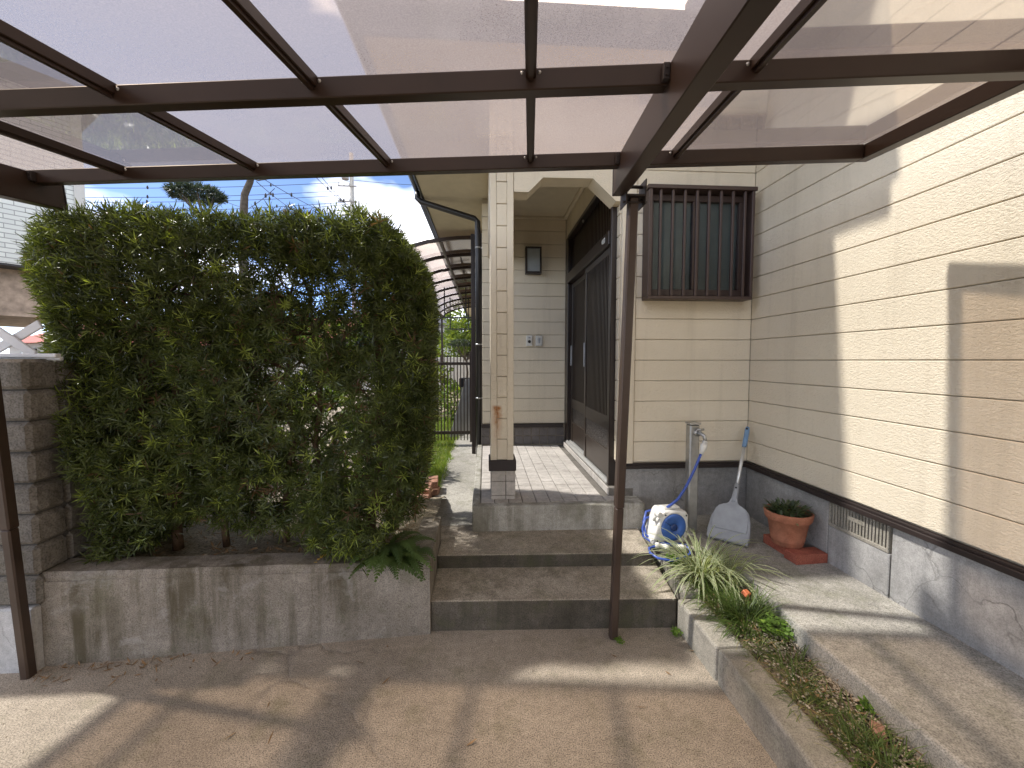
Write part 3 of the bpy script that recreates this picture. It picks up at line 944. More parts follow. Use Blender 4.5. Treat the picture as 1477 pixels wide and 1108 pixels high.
def leaf(y0, y1, x):
    lf = part('door_leaf', MB().box(x, x + 0.03, y0, y0 + 0.055, 0.508, 2.298, 0.003).box(x, x + 0.03, y1 - 0.055, y1, 0.508, 2.298, 0.003)
              .box(x + 0.002, x + 0.028, y0 + 0.0555, y1 - 0.0555, 2.245, 2.297, 0.002).box(x + 0.002, x + 0.028, y0 + 0.0555, y1 - 0.0555, 0.885, 0.995, 0.003)
              .box(x + 0.002, x + 0.028, y0 + 0.0555, y1 - 0.0555, 0.702, 0.730, 0.003), 'door_rail', H)
    part('glass_panel', bx(x + 0.018, x + 0.024, y0 + 0.055, y1 - 0.055, 0.996, 2.244), 'door_brown', lf)
    m_ = MB()
    yy = y0 + 0.066
    while yy < y1 - 0.075:
        m_.box(x + 0.004, x + 0.0175, yy, yy + 0.020, 0.9955, 2.2445)
        yy += 0.041
    tag(part('lattice', m_, 'door_brown', lf), kind='stuff')
    part('carved_panel', bx(x + 0.010, x + 0.020, y0 + 0.0556, y1 - 0.0556, 0.7305, 0.8845), 'door_carved', lf)
    part('kick_panel', bx(x + 0.008, x + 0.022, y0 + 0.0556, y1 - 0.0556, 0.509, 0.7015, 0.002), 'door_rail', lf)
    return lf


l1 = leaf(3.152, 3.985, DX - 0.012)
l2 = leaf(3.93, 4.787, DX + 0.027)
part('pull_handle', MB().box(DX - 0.026, DX - 0.0125, 3.945, 3.972, 1.37, 1.60, 0.004), 'grey_plastic', l1)
part('pull_handle', MB().box(DX + 0.013, DX + 0.0265, 4.745, 4.772, 1.37, 1.60, 0.004), 'grey_plastic', l2)

# eaves: soffit, fascia, gutter, roof
sf = part('soffit', MB().box(-0.70, 1.165, 2.57, 3.14, 3.30, 3.325).box(-0.70, 0.6, 3.1405, 20, 3.302, 3.325).box(1.1655, XW, 2.12, 3.2, 3.301, 3.325), 'soffit', H)
m_ = MB()
for i in range(9):
    m_.box(-0.62 + 0.05 * i, -0.605 + 0.05 * i, 3.55, 3.72, 3.2975, 3.3015)
tag(part('soffit_vent_slots', m_, 'groove', sf), kind='stuff')
part('fascia', MB().box(-0.722, 1.163, 2.548, 2.568, 3.29, 3.45, 0.003).box(-0.722, -0.702, 2.5685, 20, 3.29, 3.45, 0.003).box(1.1645, XW, 2.10, 2.119, 3.29, 3.45, 0.003).box(1.1645, 1.184, 2.1195, 2.547, 3.29, 3.45, 0.003), 'gutter', H)
def gutter(p, q):
    p, q = Vector(p), Vector(q)
    d = (q - p).normalized(); n = d.cross(Vector((0, 0, 1)))
    m_ = MB()
    vs, fs = [], []
    for e in (p, q):
        for rr in (0.05, 0.046):
            for k_ in range(9):
                a = math.pi * k_ / 8
                vs.append(tuple(e + n * math.cos(a) * rr - Vector((0, 0, 1)) * math.sin(a) * rr))
    for k_ in range(8):
        fs += [(k_, k_ + 1, 18 + k_ + 1, 18 + k_), (9 + k_ + 1, 9 + k_, 27 + k_, 27 + k_ + 1)]
    fs += [(0, 18, 27, 9), (8, 17, 35, 26)]
    return m_.add(vs, fs, True)
part('gutter', gutter((-0.776, 2.45, 3.43), (-0.776, 20, 3.41)), 'gutter', H)
part('gutter', gutter((1.16, 2.495, 3.43), (-0.776, 2.495, 3.43)), 'gutter', H)
part('roof', MB().add([(-0.80, 2.50, 3.452), (6.6, 2.50, 3.452), (6.6, 20, 3.452), (-0.80, 20, 3.452), (2.9, 6.2, 4.95), (2.9, 16, 4.95)],
     [(0, 1, 4), (1, 2, 5, 4), (2, 3, 5), (3, 0, 4, 5), (0, 3, 2, 1)]).box(1.17, XW, 2.06, 2.498, 3.452, 3.50), 'roof_grey', H)
# rain pipe
dp = part('rain_pipe', MB().tube([(-0.776, 5.02, 3.375), (-0.776, 5.02, 3.30), (-0.74, 5.02, 3.265), (-0.12, 5.02, 3.085), (-0.085, 5.02, 3.05), (-0.082, 5.02, 2.9), (-0.080, 5.02, 0.24)], 0.033, 12), 'gutter', H)
for z in (2.75, 1.62, 0.98):
    part('pipe_clip', MB().tube([(-0.081, 5.02, z - 0.008), (-0.081, 5.02, z + 0.008)], 0.037, 12).box(-0.05, -0.03, 5.012, 5.03, z - 0.006, z + 0.006), 'steel', dp)
part('rain_pipe', MB().box(-0.175, -0.125, 5.32, 5.37, 0.24, 3.0, 0.004), 'brown_trim', H)

# ------------------------------------------------------------------ the carport
EC = Vector((1.639, 1.787, 2.282))
AC = Vector((0.99428, -0.10639, 0.00945))
BC = Vector((0.10477, 0.98869, 0.10735))
UC = Vector((-0.02076, -0.10575, 0.99418))
def cf(a, b, h):
    return tuple(EC + AC * a + BC * b + UC * h)
CP = thing('carport', 'brown aluminium carport with smoked polycarbonate roof sheets over the driveway', 'carport', (0.65, 2.05, 0))
BNEAR = -3.95
for b in (-0.09, -0.73, -1.37, -2.01, -2.65, -3.29, -3.93):
    part('cross_beam', MB().box(-4.688, -0.052, b, b + 0.05, 0.0, 0.056, 0.003, fr=cf), 'brown_metal', CP)
part('edge_beam', MB().box(-0.050, 0.0, BNEAR, -0.035, 0.002, 0.058, 0.003, fr=cf), 'brown_metal', CP)
part('edge_beam', MB().box(-4.74, -4.69, BNEAR, -0.035, 0.002, 0.058, 0.003, fr=cf), 'brown_metal', CP)
_c = [o for o in CP.children if o.name.startswith('cross_beam')]
RAF = [-0.823, -1.440, -2.068, -2.670, -3.280, -3.885, -4.49]
for a in RAF:
    part('rafter', MB().box(a - 0.015, a + 0.015, BNEAR, -0.045, 0.030, 0.0625, 0.002, fr=cf).box(a - 0.007, a + 0.007, BNEAR, -0.045, 0.021, 0.0298, 0.0, fr=cf), 'brown_metal', CP)
for cb0, b in zip(_c[:3], (-0.09, -0.73, -1.37)):
    for a in RAF:
        for da in (-0.024, 0.024):
            part('screw', MB().lathe([(0.0, 0.0035), (0.004, 0.003), (0.0055, 0.0)], cf(a + da, b, 0.044), 8, (AC, UC, -BC)), 'steel', cb0)
ed = [-0.03] + RAF + [-4.71]
for i in range(len(ed) - 1):
    a1, a0 = ed[i], ed[i + 1]
    vs = [cf(a0 + 0.004, BNEAR, 0.0645), cf(a1 - 0.004, BNEAR, 0.0645), cf(a1 - 0.004, -0.03, 0.0645), cf(a0 + 0.004, -0.03, 0.0645)]
    if i == 0:   # the sheet's free corner is rounded
        vs = vs[:2] + [cf(a1 - 0.004, -0.10, 0.0645), cf(a1 - 0.014, -0.06, 0.0645), cf(a1 - 0.05, -0.034, 0.0645)] + [cf(a0 + 0.004, -0.03, 0.0645)]
    part('roof_sheet', MB().add(vs, [tuple(range(len(vs)))]), 'polycarbonate', CP)
PD = Vector((0.01025, -0.06052, 1.0))
for (bx_, by_, a0) in ((0.654, 2.0575, -1.062), (-2.072, 1.962, -3.760)):
    mbm = part('main_beam', MB().box(a0, a0 + 0.060, BNEAR + 0.1, 0.035, -0.088, 0.047, 0.003, fr=cf), 'brown_metal', CP)
    for b_ in (-0.09, -0.73, -1.37, -2.01):
        for sg in (-1, 1):
            ax = a0 - 0.018 if sg < 0 else a0 + 0.0605
            part('joint_plate', MB().box(ax, ax + 0.0175, b_ - 0.022, b_ - 0.0005, 0.004, 0.046, 0.001, fr=cf).tube([cf(ax + 0.009, b_ - 0.022, 0.016), cf(ax + 0.009, b_ - 0.026, 0.016)], 0.004, 8).tube([cf(ax + 0.009, b_ - 0.022, 0.034), cf(ax + 0.009, b_ - 0.026, 0.034)], 0.004, 8), 'brown_trim', mbm)
    part('end_cap', MB().box(a0 - 0.002, a0 + 0.062, 0.0355, 0.042, -0.090, 0.049, 0.002, fr=cf), 'brown_trim', mbm)
    base = Vector((bx_, by_, -0.02))
    top = base + PD * 2.19
    def pf(x, y, z):
        return tuple(base + PD * z + Vector((x, y, 0)))
    po = part('post', MB().box(-0.0215, 0.0215, -0.024, 0.024, 0.72, 2.19, 0.006, fr=pf).box(-0.0195, 0.0195, -0.022, 0.022, 0.0, 0.7205, 0.006, fr=pf), 'brown_post', CP)
    part('bracket', MB().box(-0.040, 0.040, -0.045, 0.040, 2.186, 2.194, 0.001, fr=pf).box(-0.046, -0.0405, -0.045, 0.040, 2.15, 2.26, 0.001, fr=pf).box(0.0405, 0.046, -0.045, 0.040, 2.15, 2.26, 0.001, fr=pf)
         .tube([pf(-0.055, 0, 2.24), pf(0.055, 0, 2.24)], 0.008, 8).tube([pf(-0.055, -0.025, 2.165), pf(0.055, -0.025, 2.165)], 0.006, 8), 'brown_trim', po)
    # the post behind the camera that carries the other end
    q = Vector(cf(a0 + 0.037, -3.5, -0.1))
    part('post', MB().box(q.x - 0.026, q.x + 0.026, q.y - 0.028, q.y + 0.028, -0.02, q.z + 0.01, 0.006), 'brown_post', CP)

# ------------------------------------------------------------------ plants: helpers
def nrm(a):
    return a / np.maximum(np.linalg.norm(a, axis=-1, keepdims=True), 1e-9)


def leaves(P, D, L, W, N=None, bend=0.25, age=None, shape=(0.35, 1.0, 0.12)):
    """one leaf per row: base P, direction D, length L, width W; three cross rows, two faces"""
    n = len(P)
    D = nrm(D)
    if N is None:
        N = rng.normal(size=(n, 3))
    side = nrm(np.cross(D, N))
    nn = np.cross(side, D)
    L = np.broadcast_to(L, (n,))[:, None]
    W = np.broadcast_to(W, (n,))[:, None]
    rows = []
    for tt, ww in zip((0.0, 0.5, 1.0), shape):
        c = P + D * L * tt - nn * (bend * L * tt * tt)
        rows += [c - side * W * ww * 0.5, c + side * W * ww * 0.5]
    V = np.stack(rows, 1).reshape(-1, 3)
    b = np.arange(n)[:, None] * 6
    F = np.concatenate([b + np.array([[0, 1, 3, 2]]), b + np.array([[2, 3, 5, 4]])], 1).reshape(-1, 4)
    A = None if age is None else np.repeat(age, 2)
    return V, F, A


def joined(name, sets, m, parent=None, kind=None, at=(0, 0, 0)):
    Vs, Fs, As, o = [], [], [], 0
    for V, F, A in sets:
        Vs.append(V); Fs.append(F + o); As.append(A); o += len(V)
    me = quad_strip_mesh(name, np.concatenate(Vs), np.concatenate(Fs), {'age': ('FACE', np.concatenate(As))})
    ob = link(name, me, m, parent)
    return tag(ob, kind=kind)


def whorls(P, D, k, L, W, age, spread=(30, 75), along=0.05):
    """k leaves in a spiral round the end of every shoot"""
    n = len(P)
    D = nrm(D)
    ref = np.where(np.abs(D[:, 2:3]) < 0.9, np.array([[0, 0, 1.0]]), np.array([[1.0, 0, 0]]))
    X = nrm(np.cross(D, ref)); Y = np.cross(D, X)
    i = np.arange(k)
    az = i[None, :] * 2.399 + rng.uniform(0, 6.28, (n, 1))
    po = np.radians(spread[1] + (spread[0] - spread[1]) * (i[None, :] / k) + rng.normal(0, 9, (n, k)))
    d = (D[:, None, :] * np.cos(po)[..., None] + (X[:, None, :] * np.cos(az)[..., None] + Y[:, None, :] * np.sin(az)[..., None]) * np.sin(po)[..., None])
    p = P[:, None, :] + D[:, None, :] * (along * (i / k - 0.6))[None, :, None]
    l = L * rng.uniform(0.7, 1.15, (n, k))
    w = W * rng.uniform(0.8, 1.2, (n, k))
    a = np.clip(np.repeat(age[:, None], k, 1) + rng.normal(0, 0.05, (n, k)), 0, 1)
    return leaves(p.reshape(-1, 3), d.reshape(-1, 3), l.ravel(), w.ravel(), np.repeat(D, k, 0), 0.12, a.ravel())


def tuft(centre, n, L, W, lean=(10, 70), spread=0.04, seg=5, striped=False, age=(0, 0.8), droop=0.9, bias=None):
    """arching blades out of one base"""
    c = np.array(centre)
    az = rng.uniform(0, 2 * np.pi, n)
    r0 = spread * np.sqrt(rng.uniform(0, 1, n))
    P = c + np.stack([np.cos(az) * r0, np.sin(az) * r0, np.zeros(n)], 1)
    az2 = az + rng.normal(0, 0.5, n)
    th = np.radians(rng.uniform(lean[0], lean[1], n))
    ln = L * rng.uniform(0.55, 1.1, n)
    h = np.stack([np.cos(az2), np.sin(az2), np.zeros(n)], 1)
    if bias is not None:
        h = nrm(h + np.array(bias))
    side = np.stack([-h[:, 1], h[:, 0], np.zeros(n)], 1)
    rows, ac = [], []
    pos = P.copy()
    for s in range(seg + 1):
        u = s / seg
        ww = W * (1 - u) ** 0.6 if u > 0.35 else W * (0.55 + 1.0 * u)
        ww = np.minimum(ww, W)
        w = np.broadcast_to(ww, (n,))[:, None] * 0.5
        rows += [pos - side * w, pos + side * w]
        ac += [0.0, 1.0]
        ang = th + droop * u * 1.5
        pos = pos + (h * np.sin(ang)[:, None] + np.array([0, 0, 1.0]) * np.cos(ang)[:, None]) * (ln / seg)[:, None]
        pos[:, 2] = np.maximum(pos[:, 2], c[2] - 0.02)
    V = np.stack(rows, 1).reshape(-1, 3)
    k = 2 * (seg + 1)
    b = np.arange(n)[:, None] * k
    F = np.concatenate([b + np.array([[2 * s, 2 * s + 1, 2 * s + 3, 2 * s + 2]]) for s in range(seg)], 1).reshape(-1, 4)
    A = np.repeat(rng.uniform(age[0], age[1], n), seg)
    if striped:
        return V, F, np.tile(np.array(ac), n)
    return V, F, A


def branch(mb, pts, r0, r1, n=7):
    pts = [Vector(p) for p in pts]
    m_ = len(pts)
    mb.tube(pts, [r0 + (r1 - r0) * i / (m_ - 1) for i in range(m_)], n)
    return mb


# ------------------------------------------------------------------ the clipped hedge
HG = thing('clipped_hedge', 'tall box-clipped evergreen hedge with narrow strap leaves above the planter wall', 'hedge', (-1.3, 2.5, 0.36))


def hedge_sample(n):
    P = np.stack([rng.uniform(-2.46, -0.26, n), rng.uniform(2.06, 3.42, n), rng.uniform(0.44, 2.26, n)], 1)
    x, y, z = P.T
    wav = 0.035 * np.sin(x * 5.3 + z * 3.1) + 0.03 * np.sin(z * 7.7 - x * 2.0) + 0.02 * np.sin(x * 13 + z * 11)
    topz = 2.155 + 0.010 * np.sin(x * 6) + 0.006 * np.sin(x * 17)
    left = np.where(z > 1.36, -0.965 * y - 0.03 + 0.04 * np.sin(z * 9), -2.00 - 0.05 * np.sin(z * 6) + 0.10 * np.clip(0.9 - z, 0, 1))
    bot = 0.49 + 0.11 * np.sin(x * 4.1 + 1) + 0.06 * np.sin(x * 11) + 0.12 * np.clip((x + 0.75) / 0.3, 0, 1)
    backy = np.where(x > -0.9, 3.30, 2.66) + wav * 0.6
    fronty = 2.135 + wav + 0.16 * np.clip((x + 0.62) / 0.34, 0, 1) ** 2
    # rounded shoulder at the garden-path end
    r = np.sqrt((np.clip(x + 0.74, 0, None) / 0.445) ** 2 + (np.clip(z - 1.62, 0, None) / 0.60) ** 2)
    dsh = (1 - r) * 0.45
    D = np.stack([y - fronty, backy - y, topz - z, x - left, (-0.124 * y - 0.006 - 0.03 * np.clip((1.25 - z) / 0.6, 0, 1) * y + 0.3 * wav) - x, dsh, (z - bot) * 1.5], 1)
    k = D.argmin(1)
    d = D.min(1)
    nd = np.array([[0, -1, 0.15], [0, 1, 0.2], [0, 0, 1], [-1, 0, 0.2], [1, 0, 0.2], [0.75, 0, 0.65], [0, -0.4, -0.6]], dtype=float)[k]
    return P, d, nd


P, d, nd = hedge_sample(640000)
x, y, z = P.T
keep = (d > 0) & (rng.uniform(0, 1, len(d)) < (np.exp(-d / 0.05) * 0.9 + 0.05))
holes = [(-1.33, 1.93, 0.30, 0.085), (-1.02, 1.80, 0.26, 0.10), (-0.78, 1.86, 0.14, 0.12), (-1.52, 1.76, 0.14, 0.08), (-1.05, 1.32, 0.24, 0.22), (-0.85, 1.15, 0.28, 0.25), (-1.2, 1.05, 0.2, 0.2), (-1.65, 1.3, 0.15, 0.12), (-0.95, 1.6, 0.25, 0.12),
         (-0.68, 0.95, 0.16, 0.25), (-1.72, 0.62, 0.12, 0.1), (-1.15, 0.68, 0.25, 0.16), (-1.0, 0.95, 0.2, 0.15), (-0.62, 1.5, 0.1, 0.15), (-0.5, 0.66, 0.15, 0.14)]
pk = np.ones(len(d))
for hx, hz, rx, rz in holes:
    q = ((x - hx - 0.03 * np.sin(z * 40)) / rx) ** 2 + ((z - hz - 0.02 * np.sin(x * 50)) / rz) ** 2
    pk = np.minimum(pk, np.clip(0.15 + 0.85 * q, 0.15, 1))
pk = np.where(x > -0.52, np.maximum(pk, 0.55), pk)
mot = 0.5 + 0.5 * np.sin(x * 9.1 + 1.3 * np.sin(z * 7)) * np.sin(z * 8.3 + 1.1 * np.sin(x * 6 + 2))
keep &= rng.uniform(0, 1, len(d)) < pk * (0.62 + 0.38 * mot)
idx = np.flatnonzero(keep)[:16500]
P, d, nd = P[idx], d[idx], nd[idx]
dirs = nd + rng.normal(0, 0.55, nd.shape) + np.array([0, 0, 0.28])
age = rng.uniform(0.07, 0.78, len(P))
age[rng.uniform(0, 1, len(P)) < 0.022] = 0.0
tip = (d < 0.05) & (rng.uniform(0, 1, len(P)) < 0.13)
age[tip] = rng.uniform(0.86, 1.0, tip.sum())
fol = joined('foliage', [whorls(P, dirs, 14, np.clip(rng.normal(0.047, 0.009, (len(P), 1)), 0.028, 0.075), 0.0064, age, (25, 80), 0.06)], 'leaf_hedge', HG, 'stuff')
# trunks and limbs
tw = MB()
TR = [(-1.98, 2.36, 0.16, 0.034), (-1.74, 2.44, 0.02, 0.028), (-1.50, 2.48, -0.04, 0.020), (-1.18, 2.5, 0.05, 0.022), (-0.94, 2.46, -0.03, 0.022), (-0.66, 2.45, 0.03, 0.030), (-0.57, 2.62, 0.02, 0.018), (-0.62, 3.16, 0.0, 0.030)]
for (tx, ty, ln, rr) in TR:
    pts = [(tx, ty, 0.32)]
    h = 0.32
    for s in range(7):
        h += 0.21
        pts.append((tx + ln * (s + 1) / 3 * (1 if s < 3 else 0.6) + random.uniform(-0.025, 0.025), ty + random.uniform(-0.02, 0.03), h))
    part('trunk', branch(MB(), pts, rr, rr * 0.35, 8), 'bark', HG)
    for s in range(2, 8):
        for q in range(4):
            p = Vector(pts[s])
            e = p + Vector((random.uniform(-0.34, 0.34), random.uniform(-0.24, 0.26), random.uniform(0.02, 0.30)))
            mid = (p + e) / 2 + Vector((random.uniform(-0.04, 0.04), random.uniform(-0.04, 0.04), random.uniform(-0.03, 0.03)))
            branch(tw, [p, mid, e], 0.007, 0.0025, 5)
branch(tw, [(-1.86, 2.26, 1.46), (-1.76, 2.235, 1.60), (-1.70, 2.25, 1.74)], 0.011, 0.009, 7)
branch(tw, [(-1.22, 2.28, 1.58), (-1.10, 2.25, 1.66), (-1.02, 2.30, 1.72)], 0.007, 0.006, 7)
tag(part('branches', tw, 'bark', HG), kind='stuff')

# ------------------------------------------------------------------ small plants
def plant(name, label, cat, sets, m, loc, group=None, extra=None):
    t_ = thing(name, label, cat, loc, group)
    Vs, Fs, As, o = [], [], [], 0
    for V, F, A in sets:
        Vs.append(V); Fs.append(F + o); As.append(A); o += len(V)
    striped = m == 'leaf_striped'
    me = quad_strip_mesh('blades', np.concatenate(Vs), np.concatenate(Fs), {('across' if striped else 'age'): ('POINT' if striped else 'FACE', np.concatenate(As))})
    link('blades', me, m, t_)
    return t_


plant('striped_grass_plant', 'arching cream-striped grass clump beside the coiled hose', 'plant',
      [tuft((1.25, 2.30, 0.19), 150, 0.40, 0.0125, (6, 66), 0.07, 7, True, droop=1.15), tuft((1.36, 2.22, 0.19), 55, 0.37, 0.012, (10, 72), 0.05, 7, True, droop=1.15)], 'leaf_striped', (1.27, 2.28, 0.19))
plant('dark_grass_clump', 'short green grass clump just below the striped grass', 'grass clump',
      [tuft((1.22, 2.08, 0.165), 200, 0.17, 0.0045, (5, 75), 0.09, 4), tuft((1.19, 2.20, 0.165), 130, 0.14, 0.0045, (5, 75), 0.08, 4)], 'leaf_grass', (1.21, 2.1, 0.16))
plant('dark_grass_clump', 'dense dark green grass clump beside the round-leaved weed', 'grass clump',
      [tuft((1.24, 1.86, 0.16), 260, 0.21, 0.005, (3, 70), 0.075, 5), tuft((1.31, 1.93, 0.16), 150, 0.20, 0.005, (3, 70), 0.06, 5), tuft((1.20, 1.97, 0.16), 120, 0.15, 0.0045, (5, 75), 0.07, 4, age=(0.3, 1))], 'leaf_grass', (1.26, 1.88, 0.16))
plant('dark_grass_clump', 'thin straggly grass clump leaning over gravel in the planted strip', 'grass clump',
      [tuft((1.22, 1.58, 0.16), 30, 0.15, 0.004, (15, 70), 0.02, 5), tuft((1.235, 1.50, 0.16), 26, 0.10, 0.004, (25, 80), 0.03, 4, age=(0.4, 1)), tuft((1.20, 1.40, 0.16), 40, 0.11, 0.0035, (35, 85), 0.05, 4, age=(0.4, 1))], 'leaf_grass', (1.22, 1.5, 0.16))
plant('dark_grass_clump', 'low spreading grass clump beside the broken brick chip', 'grass clump',
      [tuft((1.26, 1.17, 0.16), 110, 0.13, 0.0045, (15, 80), 0.06, 4), tuft((1.22, 1.24, 0.16), 60, 0.12, 0.004, (20, 80), 0.06, 4, age=(0.3, 1)), tuft((1.27, 1.235, 0.16), 14, 0.16, 0.003, (0, 25), 0.03, 5)], 'leaf_grass', (1.25, 1.2, 0.16))
plant('dark_grass_clump', 'sparse yellowing grass growing along the kerb', 'grass clump',
      [tuft((1.18 + 0.03 * math.sin(q * 2.2), 2.0 - 0.075 * q, 0.162), 26, 0.085, 0.003, (30, 85), 0.05, 4, age=(0.55, 1.0)) for q in range(12)], 'leaf_grass', (1.18, 1.6, 0.16))


plant('dark_grass_clump', 'loose green grass tufts filling the near end of the planted strip', 'grass clump',
      [tuft((1.20 + 0.05 * math.sin(q * 1.7) + 0.05, 1.72 - 0.085 * q, 0.158), 34, 0.13, 0.0042, (12, 78), 0.05, 4, age=(0.0, 0.85)) for q in range(14)], 'leaf_grass', (1.24, 1.1, 0.16))


def round_leaves(n, c, rad, hgt, size):
    """little round leaflets in threes on short stalks"""
    Vs, Fs, o = [], [], 0
    K = 8
    for i in range(n):
        a, r_ = random.uniform(0, 6.28), rad * math.sqrt(random.random())
        p = Vector((c[0] + r_ * math.cos(a), c[1] + r_ * math.sin(a), c[2] + random.uniform(0.25, 1) * hgt))
        tilt = Vector((random.gauss(0, 0.35), random.gauss(-0.2, 0.35), 1)).normalized()
        X = tilt.orthogonal().normalized(); Y = tilt.cross(X)
        a0 = random.uniform(0, 6.28)
        for q in range(3):
            aa = a0 + q * 2.094
            s = size * random.uniform(0.75, 1.15)
            cc = p + (X * math.cos(aa) + Y * math.sin(aa)) * s * 0.85
            b = len(Vs)
            for k_ in range(K):
                g = aa + 2 * math.pi * k_ / K
                f_ = 0.82 if k_ == 0 else 1.0
                Vs.append(tuple(cc + (X * math.cos(g) + Y * math.sin(g)) * s * 0.62 * f_ + tilt * (0.08 * s if k_ % 2 else 0)))
            Fs += [(b, b + 1, b + 2, b + 3), (b, b + 3, b + 4, b + 7), (b + 4, b + 5, b + 6, b + 7)]
        st = len(Vs)
        g0 = Vector((c[0] + r_ * 0.5 * math.cos(a), c[1] + r_ * 0.5 * math.sin(a), c[2]))
        Vs += [tuple(g0 + Vector((-0.0012, 0, 0))), tuple(g0 + Vector((0.0012, 0, 0))), tuple(p + Vector((0.0012, 0, 0))), tuple(p + Vector((-0.0012, 0, 0)))]
        Fs.append((st, st + 1, st + 2, st + 3))
    return np.array(Vs), np.array(Fs), rng.uniform(0, 1, len(Fs))


plant('round_leaved_weed', 'bright green round-leaved weed at the side path edge', 'weed', [round_leaves(34, (1.335, 1.79, 0.165), 0.065, 0.07, 0.017)], 'leaf_clover', (1.33, 1.8, 0.16))
plant('round_leaved_weed', 'small bright weed at the foot of the lower step and kerb', 'weed', [round_leaves(9, (0.985, 2.04, 0.0), 0.022, 0.045, 0.013)], 'leaf_clover', (0.99, 2.05, 0))
plant('round_leaved_weed', 'tiny weed sprouting at the foot of the carport post', 'weed', [round_leaves(8, (0.675, 2.01, 0.0), 0.02, 0.022, 0.010)], 'leaf_clover', (0.67, 2.01, 0))
plant('round_leaved_weed', 'light green weed tucked under the striped grass by the upper step', 'weed', [round_leaves(24, (1.14, 2.38, 0.19), 0.06, 0.07, 0.013)], 'leaf_clover', (1.14, 2.38, 0.19))
plant('round_leaved_weed', 'single small weed at the path edge near the brick chip', 'weed', [round_leaves(5, (1.36, 1.36, 0.165), 0.02, 0.04, 0.018)], 'leaf_clover', (1.36, 1.36, 0.165))


def fern_frond(c, az, L, rise, W, age):
    """one frond: arching stalk with two rows of toothed leaflets"""
    h = np.array([math.cos(az), math.sin(az), 0.0])
    s = np.array([-h[1], h[0], 0.0])
    pts, p, ang = [], np.array(c, float), rise
    n = 15
    for i in range(n + 1):
        pts.append(p.copy())
        p = p + (h * math.cos(ang) + np.array([0, 0, 1.0]) * math.sin(ang)) * (L / n)
        ang -= (rise + 0.9) / n
    P_, D_, Ln, Wd = [], [], [], []
    for i in range(2, n + 1):
        u = i / n
        l = W * math.sin(math.pi * min(1, 0.16 + 0.84 * u)) ** 0.8 * (1 - 0.25 * u)
        t_ = nrm((pts[i] - pts[i - 1])[None])[0]
        for sg in (-1, 1):
            dd = s * sg * 0.95 + t_ * 0.6 + np.array([0, 0, -0.12])
            P_.append(pts[i]); D_.append(dd); Ln.append(max(l, 0.008)); Wd.append(L / n * 1.1)
            for q in (0.35, 0.65):
                P_.append(pts[i] + nrm(dd[None])[0] * l * q); D_.append(dd + t_ * 0.9); Ln.append(l * 0.38); Wd.append(L / n * 0.5)
    P_ = np.array(P_); D_ = np.array(D_)
    V, F, A = leaves(P_, D_, np.array(Ln), np.array(Wd), np.tile(np.array([[0, 0, 1.0]]), (len(P_), 1)), 0.15, np.full(len(P_), age), (0.75, 0.8, 0.05))
    # stalk
    st = np.array(pts)
    SV = np.stack([st - s * 0.0018, st + s * 0.0018], 1).reshape(-1, 3)
    SF = np.array([[2 * i, 2 * i + 1, 2 * i + 3, 2 * i + 2] for i in range(n)])
    return np.concatenate([V, SV]), np.concatenate([F, SF + len(V)]), np.concatenate([A, np.full(n, age)])


fr_ = []
for i in range(30):
    az = -1.57 + random.gauss(0, 1.15)
    fr_.append(fern_frond((-0.45 + random.uniform(-0.16, 0.11), 2.22 + random.uniform(-0.05, 0.10), 0.38), az, random.uniform(0.14, 0.33), random.uniform(0.55, 1.35), random.uniform(0.035, 0.07), 1.0 if i == 7 else random.uniform(0.05, 0.75)))
plant('fern', 'spreading green fern with one yellow frond at the planter wall end', 'fern', fr_, 'leaf_fern', (-0.43, 2.3, 0.37))
fr_ = [fern_frond((-1.72 + random.uniform(-0.05, 0.05), 2.25, 0.37), -1.57 + (i - 3) * 0.7, random.uniform(0.08, 0.13), 1.0, 0.03, random.uniform(0.1, 0.6)) for i in range(7)]
plant('fern', 'small fern seedling under the hedge near the block wall', 'fern', fr_, 'leaf_fern', (-1.72, 2.25, 0.37))


def shrub(name, label, c, rad, n, L, W, m, cat='shrub', group=None):
    t_ = thing(name, label, cat, (c[0], c[1], c[2]), group)
    u = nrm(rng.normal(size=(n, 3)))
    rr = rng.uniform(0.35, 1, n) ** 0.6
    P_ = np.array([c[0], c[1], c[2] + rad[2] * 1.05]) + u * rr[:, None] * np.array(rad) * (1 + 0.2 * np.sin(u[:, :1] * 5) * np.sin(u[:, 2:3] * 6))
    V, F, A = leaves(P_, u + rng.normal(0, 0.6, (n, 3)) + np.array([0, 0, -0.1]), rng.uniform(0.6, 1.2, n) * L, rng.uniform(0.7, 1.2, n) * W, None, 0.2, rng.uniform(0, 1, n), (0.4, 1.0, 0.1))
    me = quad_strip_mesh('leaves', V, F, {'age': ('FACE', A)})
    tag(link('leaves', me, m, t_), kind='stuff')
    mb_ = MB()
    for q in range(7):
        a = random.uniform(0, 6.28)
        branch(mb_, [(c[0], c[1], c[2] - 0.1), (c[0] + 0.2 * rad[0] * math.cos(a), c[1] + 0.2 * rad[1] * math.sin(a), c[2] + rad[2] * 0.6), (c[0] + 0.7 * rad[0] * math.cos(a), c[1] + 0.7 * rad[1] * math.sin(a), c[2] + rad[2] * 1.4)], 0.014 * rad[0] * 2, 0.004, 6)
    part('stems', mb_, 'bark', t_)
    return t_


